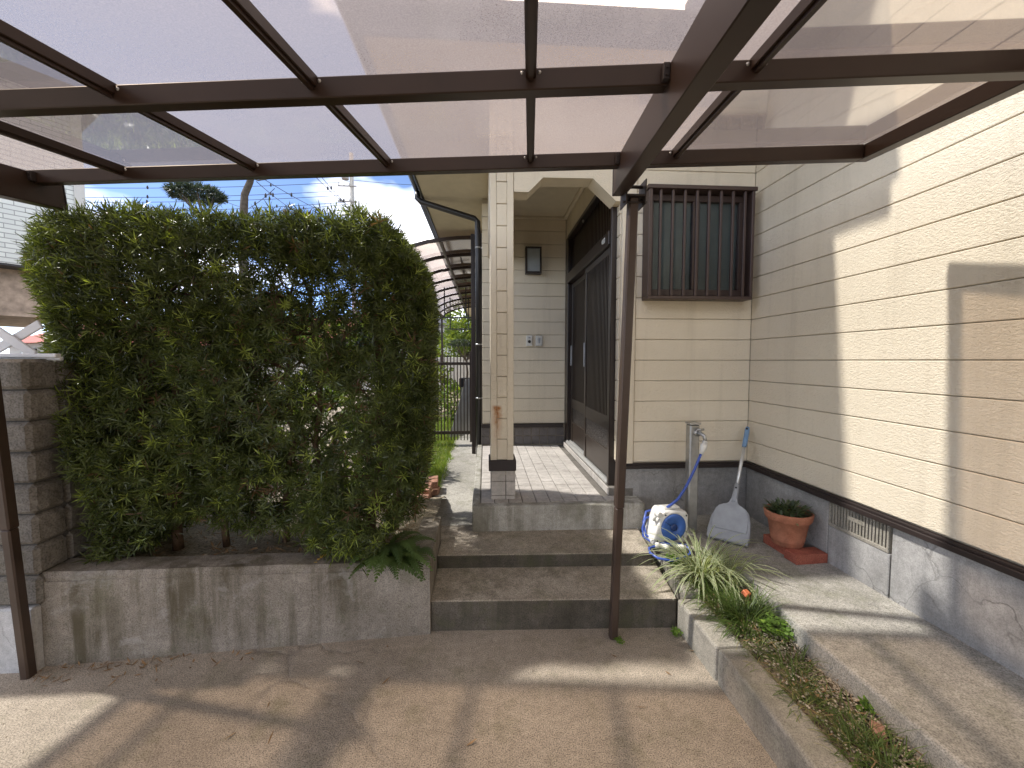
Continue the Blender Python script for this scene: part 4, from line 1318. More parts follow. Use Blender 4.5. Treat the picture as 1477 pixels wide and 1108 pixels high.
shrub('garden_shrub', 'yellow-green broad-leaved shrub glimpsed through the hedge', (-1.45, 3.7, 0.22), (0.45, 0.35, 0.55), 900, 0.085, 0.045, 'leaf_shrub')
shrub('garden_shrub', 'light green shrub behind the hedge beside the brick edging', (-0.95, 4.3, 0.22), (0.30, 0.35, 0.42), 700, 0.07, 0.04, 'leaf_shrub')
shrub('garden_shrub', 'dark round shrub standing behind the far end of the hedge', (-2.6, 4.6, 0.2), (0.7, 0.6, 0.6), 1500, 0.07, 0.03, 'leaf_pine')
shrub('garden_shrub', 'low leafy shrub standing beyond the garden gate', (-0.55, 8.2, 0.2), (0.35, 0.4, 0.4), 900, 0.08, 0.035, 'leaf_shrub')
shrub('garden_shrub', 'tall bright shrub growing past the garden gate and laundry hanger', (-1.25, 9.5, 0.2), (0.6, 0.6, 0.65), 1600, 0.09, 0.04, 'leaf_tree')

# lawn: one mat of short blades
n = 24000
lx, ly = rng.uniform(-1.35, -0.40, n), 3.85 + 5.0 * rng.uniform(0, 1, n) ** 1.3
lx = np.minimum(lx, -0.435 - 0.012 * (ly - 4.0) + 0.03 * np.sin(ly * 9))
Pn = np.stack([lx, ly, np.full(n, 0.21)], 1)
Dn = rng.normal(0, 0.55, (n, 3)); Dn[:, 2] = 0.9
V, F, A = leaves(Pn, Dn, rng.uniform(0.03, 0.085, n), rng.uniform(0.006, 0.011, n), None, 0.35, rng.uniform(0, 1, n), (0.8, 0.9, 0.1))
tag(link('lawn', quad_strip_mesh('lawn', V, F, {'age': ('FACE', A)}), 'leaf_lawn'), 'short sunlit lawn grass beside the garden path', 'lawn', kind='stuff')

# ------------------------------------------------------------------ bricks, bits on the ground
be = thing('brick_edging', 'row of weathered reddish bricks edging the bed by the garden path', 'brick edging', (-0.52, 3.4, 0.23))
bk_ = bevel_mesh(MB().box(-0.105, 0.105, -0.048, 0.048, -0.029, 0.029).mesh('brick'), 0.004)
for i in range(9):
    for lv in range(2 if i not in (0, 4) else 1):
        o = link('brick', bk_, 'brick_old', be, (-0.525 + random.uniform(-0.018, 0.012) - 0.01 * i + 0.06 * (i > 6), 3.02 + 0.105 * i + random.uniform(-0.006, 0.006), 0.262 + 0.060 * lv))
        o.rotation_euler = (random.uniform(-0.04, 0.04), random.uniform(-0.04, 0.04), random.uniform(-0.1, 0.1))

red = bevel_mesh(MB().box(-0.10, 0.10, -0.048, 0.048, 0, 0.056).mesh('red_brick'), 0.004)
b1 = tag(link('red_brick', red, 'brick_red', None, (1.870, 2.285, 0.259)), 'red brick jutting out in front of the terracotta pot', 'brick', 'bricks under the flower pot')
b1.rotation_euler = (0, 0, R(4))
b2 = tag(link('red_brick', red, 'brick_red', None, (1.835, 2.440, 0.259)), 'red brick lying lengthwise under the terracotta pot', 'brick', 'bricks under the flower pot')
b2.rotation_euler = (0, 0, R(92))
ch = bevel_mesh(MB().box(-0.022, 0.022, -0.016, 0.016, -0.006, 0.02).mesh('chip'), 0.005)
o = tag(link('terracotta_chip', ch, 'orange_bit', None, (1.335, 2.02, 0.225)), 'bright orange pot fragment lying in the grass clump', 'fragment')
o.rotation_euler = (0.5, 0.3, 0.6)
o = tag(link('brick_chip', bevel_mesh(MB().box(-0.03, 0.03, -0.02, 0.02, -0.01, 0.016).mesh('chip'), 0.006), 'brick_old', None, (1.325, 1.275, 0.172)), 'broken pinkish brick chip half buried in the planted strip', 'fragment')
o.rotation_euler = (0.2, 0.1, 0.9)

def scatter(name, n, fx, size, m, label=None, cat=None, flat=0.5):
    ico = [(1, 0, 0), (-1, 0, 0), (0, 1, 0), (0, -1, 0), (0, 0, 1), (0, 0, -1)]
    tri = [(0, 2, 4), (2, 1, 4), (1, 3, 4), (3, 0, 4), (2, 0, 5), (1, 2, 5), (3, 1, 5), (0, 3, 5)]
    Pc = fx(n)
    V = np.array(ico)[None] * (size * rng.uniform(0.5, 1.3, (n, 1, 3)))
    V[:, :, 2] *= flat
    a = rng.uniform(0, 6.28, n)
    c_, s_ = np.cos(a)[:, None], np.sin(a)[:, None]
    V = np.stack([V[:, :, 0] * c_ - V[:, :, 1] * s_, V[:, :, 0] * s_ + V[:, :, 1] * c_, V[:, :, 2]], -1) + Pc[:, None, :]
    F = (np.arange(n)[:, None, None] * 6 + np.array(tri)[None]).reshape(-1, 3)
    return tag(link(name, quad_strip_mesh(name, V.reshape(-1, 3), F), m), label, cat, kind='stuff')


def strip_pts(n):
    x_ = rng.uniform(1.16, 1.38, n); y_ = rng.uniform(0.6, 2.1, n)
    x_ = np.where(rng.uniform(0, 1, n) < 0.6, rng.uniform(1.26, 1.385, n), x_)
    return np.stack([x_, y_, 0.168 + 0.016 * np.sin(x_ * 21 + y_ * 5) * np.sin(y_ * 13)], 1)
scatter('gravel', 2600, strip_pts, 0.0065, 'pebble', 'loose pale gravel scattered over the planted strip soil', 'gravel')
scatter('grit', 420, lambda n: np.stack([rng.uniform(-2.4, 1.0, n), rng.uniform(0.6, 2.1, n), np.full(n, 0.002)], 1), 0.0035, 'pebble', 'tiny pale grit lying about on the driveway', 'grit')


def flakes(name, n, fx, L, W, m, label, cat):
    P_ = fx(n)
    D_ = rng.normal(0, 1, (n, 3)); D_[:, 2] = rng.uniform(0, 0.25, n)
    V, F, A = leaves(P_, D_, rng.uniform(0.5, 1.5, n) * L, rng.uniform(0.6, 1.4, n) * W, np.tile([[0, 0, 1.0]], (n, 1)) + rng.normal(0, 0.3, (n, 3)), -0.12, rng.uniform(0, 1, n))
    return tag(link(name, quad_strip_mesh(name, V, F, {'age': ('FACE', A)}), m), label, cat, kind='stuff')
def lit1(n):
    x_ = np.concatenate([rng.normal(-1.75, 0.28, n * 5 // 6), rng.uniform(-2.3, 1.0, n - n * 5 // 6)])
    base = 2.02 + (x_ + 2.06) * 0.069
    y_ = base - np.abs(rng.normal(0.03, 0.07, n)) - np.where(np.arange(n) >= n * 5 // 6, rng.uniform(0, 0.8, n), 0)
    return np.stack([x_, np.minimum(y_, base - 0.02), np.full(n, 0.003)], 1)
flakes('fallen_leaves', 110, lit1, 0.034, 0.007, 'dry_leaf', 'dry narrow leaves fallen along the planter wall foot', 'leaf litter')
def lit2(n):
    x_ = rng.uniform(1.15, 1.40, n); y_ = rng.uniform(0.8, 2.2, n)
    return np.stack([x_, y_, np.full(n, 0.18)], 1)
flakes('fallen_twigs', 300, lit2, 0.03, 0.0035, 'dry_leaf', 'dry brown twigs and stalks over the planted strip', 'leaf litter')
def lit3(n):
    return np.stack([rng.uniform(-1.95, -0.4, n), rng.uniform(2.2, 3.3, n), np.full(n, 0.40)], 1)
flakes('bed_litter', 900, lit3, 0.04, 0.008, 'dry_leaf', 'dry leaf litter covering the bed under the hedge', 'leaf litter')

# ------------------------------------------------------------------ porch fittings
lp = thing('wall_lamp', 'brown framed box lamp with grey glass on the porch wall', 'lamp', (0.556, 4.96, 2.58))
X0, X1, Z0, Z1 = 0.466, 0.650, 2.430, 2.735
part('back_plate', bx(X0 + 0.01, X1 - 0.01, 4.945, 4.969, Z0 + 0.01, Z1 - 0.01, 0.003), 'brown_trim', lp)
part('frame', MB().box(X0, X0 + 0.02, 4.86, 4.945, Z0, Z1, 0.003).box(X1 - 0.02, X1, 4.86, 4.945, Z0, Z1, 0.003).box(X0 + 0.0205, X1 - 0.0205, 4.86, 4.945, Z1 - 0.02, Z1, 0.003).box(X0 + 0.0205, X1 - 0.0205, 4.86, 4.945, Z0, Z0 + 0.025, 0.003), 'brown_trim', lp)
part('glass', bx(X0 + 0.0205, X1 - 0.0205, 4.872, 4.94, Z0 + 0.0255, Z1 - 0.0205), 'lamp_glass', lp)
ic = thing('intercom', 'cream plastic intercom speaker beside the grey doorbell box', 'intercom', (0.52, 4.96, 1.66))
part('case', bx(0.484, 0.556, 4.945, 4.969, 1.600, 1.725, 0.006), 'white_plastic', ic)
part('speaker_hole', MB().tube([(0.520, 4.946, 1.652), (0.520, 4.941, 1.652)], 0.018, 14), 'black', ic)
part('button', MB().box(0.508, 0.532, 4.941, 4.946, 1.69, 1.705, 0.002), 'grey_plastic', ic)
db = thing('doorbell', 'grey metal doorbell box on the porch wall beside the intercom', 'doorbell', (0.635, 4.96, 1.66))
part('case', bx(0.597, 0.673, 4.943, 4.969, 1.602, 1.725, 0.004), 'steel', db)
part('button', MB().box(0.622, 0.650, 4.938, 4.944, 1.635, 1.695, 0.003), 'grey_plastic', db)

# ------------------------------------------------------------------ things by the tap
sp_ = thing('standpipe', 'square metal garden tap column against the cream wall', 'standpipe', (1.40, 2.73, 0.26))
part('column', MB().box(1.366, 1.432, 2.700, 2.766, 0.25, 1.000, 0.008), 'steel', sp_)
part('cap', MB().box(1.361, 1.437, 2.692, 2.771, 1.0, 1.014, 0.003), 'steel', sp_)
tp_ = part('tap', MB().tube([(1.415, 2.70, 0.945), (1.420, 2.655, 0.945), (1.426, 2.630, 0.935), (1.428, 2.622, 0.905)], [0.013, 0.013, 0.012, 0.011], 12).tube([(1.418, 2.67, 0.945), (1.418, 2.67, 0.968)], 0.009, 10), 'steel', sp_)
part('tap_handle', MB().tube([(1.396, 2.67, 0.972), (1.442, 2.668, 0.974)], 0.007, 8).lathe([(0.0, 0.0), (0.014, 0.002), (0.014, 0.010), (0.0, 0.013)], (1.418, 2.67, 0.966), 12), 'steel', tp_)
part('flange', MB().lathe([(0.0, -0.001), (0.024, 0.0), (0.022, 0.006), (0.0, 0.008)], (1.415, 2.70, 0.945), 16, (Vector((1, 0, 0)), Vector((0, 0, 1)), Vector((0, -1, 0)))), 'steel', tp_)

ho = thing('hose', 'blue garden hose running from the tap to the reel', 'hose', (1.3, 2.6, 0.6))
part('hose_tube', MB().tube([(1.402, 2.612, 0.838), (1.375, 2.600, 0.79), (1.345, 2.590, 0.73), (1.305, 2.575, 0.665), (1.268, 2.565, 0.605), (1.225, 2.562, 0.545), (1.185, 2.572, 0.505), (1.165, 2.585, 0.485)], 0.0085, 10), 'hose_blue', ho)
part('connector', MB().tube([(1.428, 2.622, 0.905), (1.422, 2.619, 0.885), (1.4205, 2.618, 0.884), (1.412, 2.615, 0.862), (1.402, 2.612, 0.838), (1.396, 2.610, 0.822)], [0.017, 0.017, 0.0215, 0.0215, 0.016, 0.013], 14), 'white_plastic', ho)

RX, RY, RZ = 1.165, 2.605, 0.262
hr = thing('hose_reel', 'white and blue hose reel box standing beside the standpipe', 'hose reel', (RX, RY, RZ))
poly = [(-0.122, 0.0), (0.112, 0.0), (0.118, 0.03), (0.124, 0.175), (0.108, 0.205), (-0.045, 0.215), (-0.062, 0.200), (-0.128, 0.022)]
yaw = R(8)
def rf(x_, y_, z_):
    return (RX + x_ * math.cos(yaw) - y_ * math.sin(yaw), RY + x_ * math.sin(yaw) + y_ * math.cos(yaw), RZ + z_)
me_ = MB().prism(poly, lambda a, b: rf(a, -0.065, b), lambda a, b: rf(a * 0.97, 0.07, b)).mesh('casing')
link('casing', bevel_mesh(me_, 0.012, 3), 'white_plastic', hr)
axf = (Vector((math.cos(yaw), math.sin(yaw), 0)), Vector((0, 0, 1)), Vector((math.sin(yaw), -math.cos(yaw), 0)))
fc = Vector(rf(0.018, -0.064, 0.108))
part('face_ring', MB().lathe([(0.088, 0.0), (0.098, 0.004), (0.100, 0.0)], fc, 32, axf), 'white_plastic', hr)
dk = part('drum', MB().lathe([(0.0, 0.006), (0.030, 0.006), (0.032, 0.010), (0.070, 0.010), (0.084, 0.007), (0.088, 0.0)], fc, 32, axf), 'blue_plastic', hr)
part('hub', MB().lathe([(0.0, 0.010), (0.022, 0.012), (0.024, 0.0065)], fc, 20, axf), 'blue_dark', dk)
v0 = fc + axf[2] * 0.011
part('drum_rib', MB().tube([v0 + axf[0] * -0.026 + axf[1] * 0.018, v0 + axf[0] * -0.062 + axf[1] * 0.040], 0.0035, 6), 'blue_dark', dk)
for (a, b) in ((-0.095, 0.03), (0.098, 0.025), (0.106, 0.178), (-0.040, 0.190)):
    part('screw', MB().lathe([(0.0, 0.004), (0.005, 0.003), (0.005, -0.002)], rf(a, -0.066, b), 8, axf), 'black', hr)
part('carry_handle', MB().box(-0.03, 0.085, -0.03, 0.03, 0.208, 0.226, 0.006, fr=rf), 'white_plastic', hr)
part('crank', MB().tube([rf(-0.085, -0.02, 0.145), rf(-0.105, -0.035, 0.155), rf(-0.092, -0.05, 0.198)], 0.009, 10).tube([rf(-0.092, -0.045, 0.196), rf(-0.088, -0.085, 0.200)], [0.016, 0.018], 12), 'white_plastic', hr)

h2 = thing('hose_end', 'loose blue hose end with white nozzle looped on the step', 'hose', (1.08, 2.45, 0.27))
part('hose_tube', MB().tube([(1.09, 2.66, 0.40), (1.045, 2.64, 0.395), (1.02, 2.62, 0.34), (1.018, 2.60, 0.29), (1.05, 2.56, 0.275), (1.12, 2.52, 0.273), (1.20, 2.50, 0.274), (1.255, 2.46, 0.272), (1.24, 2.415, 0.255),
     (1.17, 2.385, 0.245), (1.09, 2.36, 0.245), (1.02, 2.375, 0.255), (0.995, 2.43, 0.262), (1.01, 2.485, 0.265), (1.06, 2.505, 0.268), (1.10, 2.495, 0.29), (1.16, 2.47, 0.283)], 0.0075, 8), 'hose_blue', h2)
part('hose_tube', MB().tube([(1.115, 2.675, 0.44), (1.06, 2.665, 0.43), (1.033, 2.64, 0.37), (1.035, 2.60, 0.30), (1.08, 2.55, 0.28), (1.15, 2.53, 0.275), (1.215, 2.52, 0.272), (1.265, 2.49, 0.272)], 0.0075, 8), 'hose_blue', h2)
nz_ = part('nozzle', MB().tube([(1.045, 2.475, 0.290), (1.066, 2.468, 0.290), (1.0665, 2.468, 0.290), (1.10, 2.456, 0.286), (1.1005, 2.456, 0.286), (1.125, 2.448, 0.282)], [0.015, 0.018, 0.013, 0.014, 0.017, 0.015], 12), 'white_plastic', h2)
part('nozzle', MB().tube([(1.17, 2.455, 0.285), (1.20, 2.445, 0.285), (1.225, 2.44, 0.284)], [0.012, 0.016, 0.012], 12), 'white_plastic', h2)

# long-handled dustpan leaning in the corner
dpn = thing('dustpan', 'grey long-handled plastic dustpan with blue grip leaning in the corner', 'dustpan', (1.545, 2.54, 0.26))
O = Vector((1.545, 2.54, 0.262)); V_ = (Vector((1.930, 2.952, 0.93)) - O); LH = V_.length; V_.normalize()
U_ = Vector((0.15, -0.14, 0)).normalized(); W_ = U_.cross(V_).normalized()
if W_.y > 0: W_ = -W_
def dfm(a, b, c_):
    return tuple(O + U_ * a + V_ * b + W_ * c_)
half_ = [(0.0, 0.0), (0.122, 0.0), (0.126, 0.05), (0.118, 0.15), (0.098, 0.215), (0.062, 0.242), (0.030, 0.262), (0.018, 0.30)]
poly = half_[1:] + [(-a, b) for a, b in half_[1:]][::-1]
me_ = MB().prism(poly, lambda a, b: dfm(a, b, 0.0), lambda a, b: dfm(a * 0.985, b, 0.030)).mesh('pan')
link('pan', bevel_mesh(me_, 0.006, 2), 'grey_plastic', dpn)
q = [(a * 0.86, 0.072 + (b - 0.0) * 0.72) for a, b in half_[1:6]]
poly2 = q + [(-a, b) for a, b in q][::-1]
part('pan_ridge', MB().prism(poly2, lambda a, b: dfm(a, b, 0.0295), lambda a, b: dfm(a * 0.97, b, 0.036)), 'grey_plastic', dpn)
part('pan_lip', MB().box(-0.118, 0.118, 0.004, 0.060, 0.0295, 0.033, 0.002, fr=dfm), 'grey_plastic', dpn)
part('neck', MB().tube([dfm(0, 0.27, 0.015), dfm(0, 0.32, 0.013), dfm(0, 0.41, 0.012)], [0.021, 0.019, 0.017], 12), 'grey_plastic', dpn)
part('neck_hole', MB().tube([dfm(0, 0.375, 0.028), dfm(0, 0.375, 0.031)], 0.006, 10), 'black', dpn)
part('handle', MB().tube([dfm(0, 0.40, 0.012), dfm(0, LH - 0.12, 0.012)], 0.0115, 12), 'aluminium', dpn)
gp = part('grip', MB().tube([dfm(0, LH - 0.17, 0.012), dfm(0, LH - 0.15, 0.012), dfm(0, LH - 0.02, 0.012), dfm(0, LH, 0.012)], [0.013, 0.016, 0.0165, 0.012], 12), 'handle_blue', dpn)
part('hang_hole', MB().tube([dfm(0, LH - 0.022, 0.026), dfm(0, LH - 0.022, 0.030)], 0.007, 10), 'black', gp)

# terracotta pot left under the hedge
o = thing('old_pot', 'small terracotta pot standing on the soil behind the hedge trunks', 'flower pot', (-1.02, 2.78, 0.36))
part('pot', MB().lathe([(0.0, 0.0), (0.05, 0.0), (0.072, 0.12), (0.080, 0.122), (0.082, 0.15), (0.074, 0.15), (0.068, 0.11), (0.0, 0.10)], (-1.02, 2.78, 0.36), 28), 'terracotta', o)
part('soil', MB().lathe([(0.069, 0.115), (0.0, 0.122)], (-1.02, 2.78, 0.36), 20), 'soil', o)

# terracotta pot
PX, PY, PZ = 1.838, 2.395, 0.3155
pt = thing('flower_pot', 'terracotta flower pot with small leafy plant on two red bricks', 'flower pot', (PX, PY, PZ))
part('pot', MB().lathe([(0.0, 0.0), (0.080, 0.0), (0.083, 0.004), (0.088, 0.028), (0.090, 0.030), (0.089, 0.034), (0.092, 0.040), (0.091, 0.044), (0.109, 0.148), (0.119, 0.152), (0.124, 0.160), (0.130, 0.196), (0.127, 0.203), (0.119, 0.203), (0.114, 0.165), (0.0, 0.165)], (PX, PY, PZ), 40), 'terracotta', pt)
part('soil', MB().lathe([(0.116, 0.172), (0.07, 0.180), (0.0, 0.184)], (PX, PY, PZ), 24), 'soil', pt)
n = 230
u = rng.uniform(0, 1, n); az = rng.uniform(0, 6.28, n)
Pp = np.stack([PX + 0.095 * np.sqrt(u) * np.cos(az), PY + 0.095 * np.sqrt(u) * np.sin(az), PZ + 0.18 + rng.uniform(0.0, 0.045, n)], 1)
Dd = np.stack([np.cos(az) * 0.8, np.sin(az) * 0.8, rng.uniform(0.1, 1.2, n)], 1) + rng.normal(0, 0.4, (n, 3))
joined('leaves', [leaves(Pp, Dd, rng.uniform(0.03, 0.055, n), rng.uniform(0.014, 0.022, n), np.tile([[0, 0, 1.0]], (n, 1)), 0.3, rng.uniform(0, 1, n), (0.5, 1, 0.25))], 'leaf_pot', pt, 'stuff')

# ------------------------------------------------------------------ garden gate, awning, what hangs below it
GY = 5.95
gt = thing('garden_gate', 'brown metal garden gate of thin upright bars across the path', 'gate', (-0.6, GY, 0.24))
part('gate_post', MB().box(-0.165, -0.105, GY - 0.03, GY + 0.03, 0.2, 1.60, 0.004), 'brown_post', gt)
part('gate_post', MB().box(-1.50, -1.44, GY - 0.03, GY + 0.03, 0.2, 1.60, 0.004), 'brown_post', gt)
part('rail', MB().box(-1.44, -0.22, GY - 0.014, GY + 0.014, 1.365, 1.405, 0.003), 'brown_post', gt)
part('rail', MB().box(-1.44, -0.22, GY - 0.014, GY + 0.014, 0.385, 0.43, 0.003), 'brown_post', gt)
part('stile', MB().box(-0.222, -0.192, GY - 0.0145, GY + 0.0145, 0.27, 1.56, 0.003), 'brown_post', gt)
pk_ = MB().box(-0.007, 0.007, -0.007, 0.007, 0.30, 1.50, 0.002).mesh('picket')
for i in range(26):
    link('picket', pk_, 'brown_post', gt, (-0.255 - 0.046 * i, GY - 0.0215, 0))

aw = thing('terrace_awning', 'curved brown terrace awning with smoky sheets along the house side', 'awning', (-0.7, 10, 0.2))
def arc(u):     # u 0 at the wall, 1 at the outer rail: x, z
    pts = [(-0.10, 3.235), (-0.45, 3.215), (-0.80, 3.165), (-1.08, 3.085), (-1.28, 2.985), (-1.38, 2.89)]
    s = u * (len(pts) - 1); i = min(int(s), len(pts) - 2); f_ = s - i
    return (pts[i][0] * (1 - f_) + pts[i + 1][0] * f_, pts[i][1] * (1 - f_) + pts[i + 1][1] * f_)
ribs_y = [6.2 + 0.97 * i for i in range(9)]
K = 12
for yy in ribs_y:
    vs, fs = [], []
    for i in range(K + 1):
        x_, z_ = arc(i / K)
        vs += [(x_, yy - 0.02, z_), (x_, yy + 0.02, z_), (x_, yy + 0.02, z_ - 0.05), (x_, yy - 0.02, z_ - 0.05)]
    for i in range(K):
        for q in range(4):
            fs.append((4 * i + q, 4 * i + (q + 1) % 4, 4 * i + 4 + (q + 1) % 4, 4 * i + 4 + q))
    fs += [(0, 1, 2, 3), (4 * K + 3, 4 * K + 2, 4 * K + 1, 4 * K)]
    part('rib', MB().add(vs, fs), 'brown_metal', aw)
for j in range(8):
    vs, fs = [], []
    for i in range(K + 1):
        x_, z_ = arc(i / K)
        vs += [(x_, ribs_y[j] + 0.005, z_ + 0.004), (x_, ribs_y[j + 1] - 0.005, z_ + 0.004)]
    fs = [(2 * i, 2 * i + 1, 2 * i + 3, 2 * i + 2) for i in range(K)]
    part('awning_sheet', MB().add(vs, fs, True), 'polycarbonate_awning', aw)
part('outer_rail', bx(-1.43, -1.37, 6.15, 14.05, 2.80, 2.90, 0.004), 'brown_metal', aw)
part('wall_rail', bx(-0.10, -0.035, 6.15, 14.05, 3.14, 3.25, 0.004), 'brown_metal', aw)
part('mid_rail', bx(-0.66, -0.63, 6.2, 14.0, 3.128, 3.143), 'brown_metal', aw)
for yy in (9.5, 13.85):
    part('awning_post', bx(-1.435, -1.375, yy - 0.03, yy + 0.03, 0.15, 2.80, 0.004), 'brown_metal', aw)

lh = thing('laundry_hanger', 'dark hanging laundry pole brackets under the terrace awning', 'laundry hanger', (-0.65, 11.0, 2.4))
for yy, zz in ((10.0, 2.45), (11.6, 2.30)):
    for x_ in (-0.95, -0.45):
        part('drop_bar', bx(x_ - 0.013, x_ + 0.013, yy - 0.013, yy + 0.013, zz, 3.14), 'gutter', lh)
    part('arm', MB().box(-1.10, -0.30, yy - 0.018, yy + 0.018, zz - 0.03, zz, 0.003), 'gutter', lh)
brm = thing('stored_boards', 'grey boards and dark tools leaning behind the garden gate', 'boards', (-0.4, 6.7, 0.2))
for i in range(3):
    part('board', MB().box(-0.02, 0.02, -0.01, 0.01, 0, 0.9, 0.002, fr=lambda x_, y_, z_, i=i: (-0.50 + 0.09 * i + x_ * 3 + z_ * 0.28, 6.5 + 0.12 * i + y_, 0.24 + z_)), 'pole_grey', brm)
part('toolbox', MB().box(-0.46, -0.24, 7.4, 7.6, 0.96, 1.12, 0.01), 'black', brm)
part('stand', MB().box(-0.44, -0.41, 7.42, 7.58, 0.20, 0.96, 0.004).box(-0.29, -0.26, 7.42, 7.58, 0.20, 0.96, 0.004), 'steel', brm)

# ------------------------------------------------------------------ trees and the view behind
def at(px, py, Y):
    ps, th = R(3.634), R(3.216)
    F_ = Vector((math.sin(ps) * math.cos(th), math.cos(ps) * math.cos(th), -math.sin(th)))
    R_ = Vector((math.cos(ps), -math.sin(ps), 0)); U__ = R_.cross(F_)
    d_ = F_ + R_ * ((px - 738.5) / 605) + U__ * ((554 - py) / 605)
    return EYE + d_ * (Y / d_.y)


def tree(name, label, base, H_, rad, n, L, W, m, lobes=9, trunk=0.12, group=None, seed=0):
    t_ = thing(name, label, 'tree', base, group)
    rd = random.Random(seed)
    mb_ = MB()
    top = Vector(base) + Vector((0, 0, H_))
    branch(mb_, [base, (base[0] + 0.1, base[1], base[2] + H_ * 0.4), (base[0], base[1], base[2] + H_ * 0.85)], trunk, trunk * 0.3, 9)
    Ps, Ds = [], []
    for i in range(lobes):
        u_ = Vector((rd.gauss(0, 1), rd.gauss(0, 1), rd.gauss(0.2, 0.7))).normalized()
        c_ = Vector((base[0] + u_.x * rad[0] * 0.62, base[1] + u_.y * rad[1] * 0.62, base[2] + H_ - rad[2] + u_.z * rad[2] * 0.65))
        branch(mb_, [(base[0], base[1], base[2] + H_ * 0.35), tuple((Vector(base) + Vector((0, 0, H_ * 0.5)) + c_) / 2), c_], trunk * 0.4, trunk * 0.1, 6)
        k = n // lobes
        v_ = nrm(rng.normal(size=(k, 3)))
        r_ = rng.uniform(0.4, 1, k)[:, None] ** 0.5 * np.array(rad) * rd.uniform(0.36, 0.58)
        Ps.append(np.array(c_) + v_ * r_); Ds.append(v_ + rng.normal(0, 0.7, (k, 3)))
    part('trunk', mb_, 'bark_grey', t_)
    P_, D_ = np.concatenate(Ps), np.concatenate(Ds)
    k = len(P_)
    V, F, A = leaves(P_, D_, rng.uniform(0.6, 1.3, k) * L, rng.uniform(0.7, 1.2, k) * W, None, 0.2, rng.uniform(0, 1, k), (0.45, 1, 0.15))
    tag(link('crown', quad_strip_mesh('crown', V, F, {'age': ('FACE', A)}), m, t_), kind='stuff')
    return t_


tree('garden_tree', 'yellow-green leafy tree at the end of the garden past the awning', (-0.9, 19.0, 0.1), 3.9, (1.7, 1.5, 1.7), 5200, 0.17, 0.085, 'leaf_tree', 11, 0.10, seed=3)
tree('garden_tree', 'broad dark tree standing left behind the clipped hedge', (-9.5, 20.0, 0.0), 4.6, (2.6, 2.2, 1.9), 5000, 0.2, 0.1, 'leaf_shrub', 11, 0.14, seed=4)
tree('garden_tree', 'mid green tree between the red-roofed houses', (-6.0, 24.0, 0.0), 4.2, (2.2, 2.0, 1.8), 4200, 0.2, 0.1, 'leaf_tree', 10, 0.14, seed=5)
tree('garden_tree', 'small leafy tree close behind the hedge', (-2.9, 9.0, 0.1), 2.3, (0.9, 0.8, 0.9), 2600, 0.11, 0.05, 'leaf_shrub', 9, 0.05, seed=6)


def pad(centre, rad, n):
    v_ = nrm(rng.normal(size=(n, 3)))
    v_[:, 2] = np.where(v_[:, 2] < -0.2, v_[:, 2] * 0.4, v_[:, 2])
    P_ = np.array(centre) + v_ * np.array(rad) * rng.uniform(0.55, 1, (n, 1)) ** 0.4
    return whorls(P_, v_ + np.array([0, 0, 0.6]) + rng.normal(0, 0.3, (n, 3)), 9, 0.075, 0.010, rng.uniform(0, 1, n), (15, 60), 0.04)


def pine(label, base, pads, trunk_pts, r0, r1):
    t_ = thing('topiary_tree', label, 'tree', base)
    mb_ = branch(MB(), trunk_pts, r0, r1, 9)
    for (c_, rad, n_, root) in pads:
        for q in range(6):
            a = q * 1.05
            branch(mb_, [root, (root[0] * 0.4 + c_[0] * 0.6 + 0.10 * math.cos(a), root[1] * 0.4 + c_[1] * 0.6 + 0.1 * math.sin(a), root[2] * 0.45 + c_[2] * 0.55 - rad[2] * 0.3),
                         (c_[0] + rad[0] * 0.7 * math.cos(a), c_[1] + rad[1] * 0.7 * math.sin(a), c_[2] + rad[2] * 0.1)], 0.022, 0.008, 6)
    part('trunk', mb_, 'bark_grey', t_)
    sets = [pad(c_, rad, n_) for (c_, rad, n_, root) in pads]
    Vs, Fs, As, o = [], [], [], 0
    for V, F, A in sets:
        Vs.append(V); Fs.append(F + o); As.append(A); o += len(V)
    tag(link('crown', quad_strip_mesh('crown', np.concatenate(Vs), np.concatenate(Fs), {'age': ('FACE', np.concatenate(As))}), 'leaf_pine', t_), kind='stuff')
    return t_


p1 = at(284, 287, 6.6)
pine('cloud-pruned tree whose flat leafy pad rises above the hedge top', (p1.x + 0.25, 6.6, 0.2), [((p1.x, 6.6, p1.z + 0.06), (0.37, 0.34, 0.10), 420, (p1.x + 0.15, 6.6, p1.z - 0.38)), ((p1.x - 0.6, 6.9, p1.z - 1.0), (0.42, 0.36, 0.14), 300, (p1.x + 0.1, 6.6, p1.z - 1.4))],
     [(p1.x + 0.3, 6.6, 0.2), (p1.x + 0.15, 6.6, 1.4), (p1.x + 0.28, 6.6, 2.3), (p1.x + 0.15, 6.6, p1.z - 0.38)], 0.075, 0.04)
p2 = at(352, 300, 6.0)
p3 = at(361, 262, 6.0)
bt = thing('bare_tree', 'gnarled bare-trunked tree beside the cloud-pruned pad', 'tree', (p2.x - 0.2, 6.0, 0.2))
mb_ = branch(MB(), [(p2.x - 0.2, 6.0, 0.2), (p2.x + 0.1, 6.0, 1.6), (p2.x - 0.05, 6.0, 2.8), (p2.x, 6.0, p2.z), (p2.x + 0.015, 6.0, (p2.z + p3.z) / 2), (p3.x, 6.0, p3.z), (p3.x + 0.03, 6.0, p3.z + 0.10)], 0.065, 0.036, 9)
part('trunk', mb_, 'bark_grey', bt)
mb_ = MB()
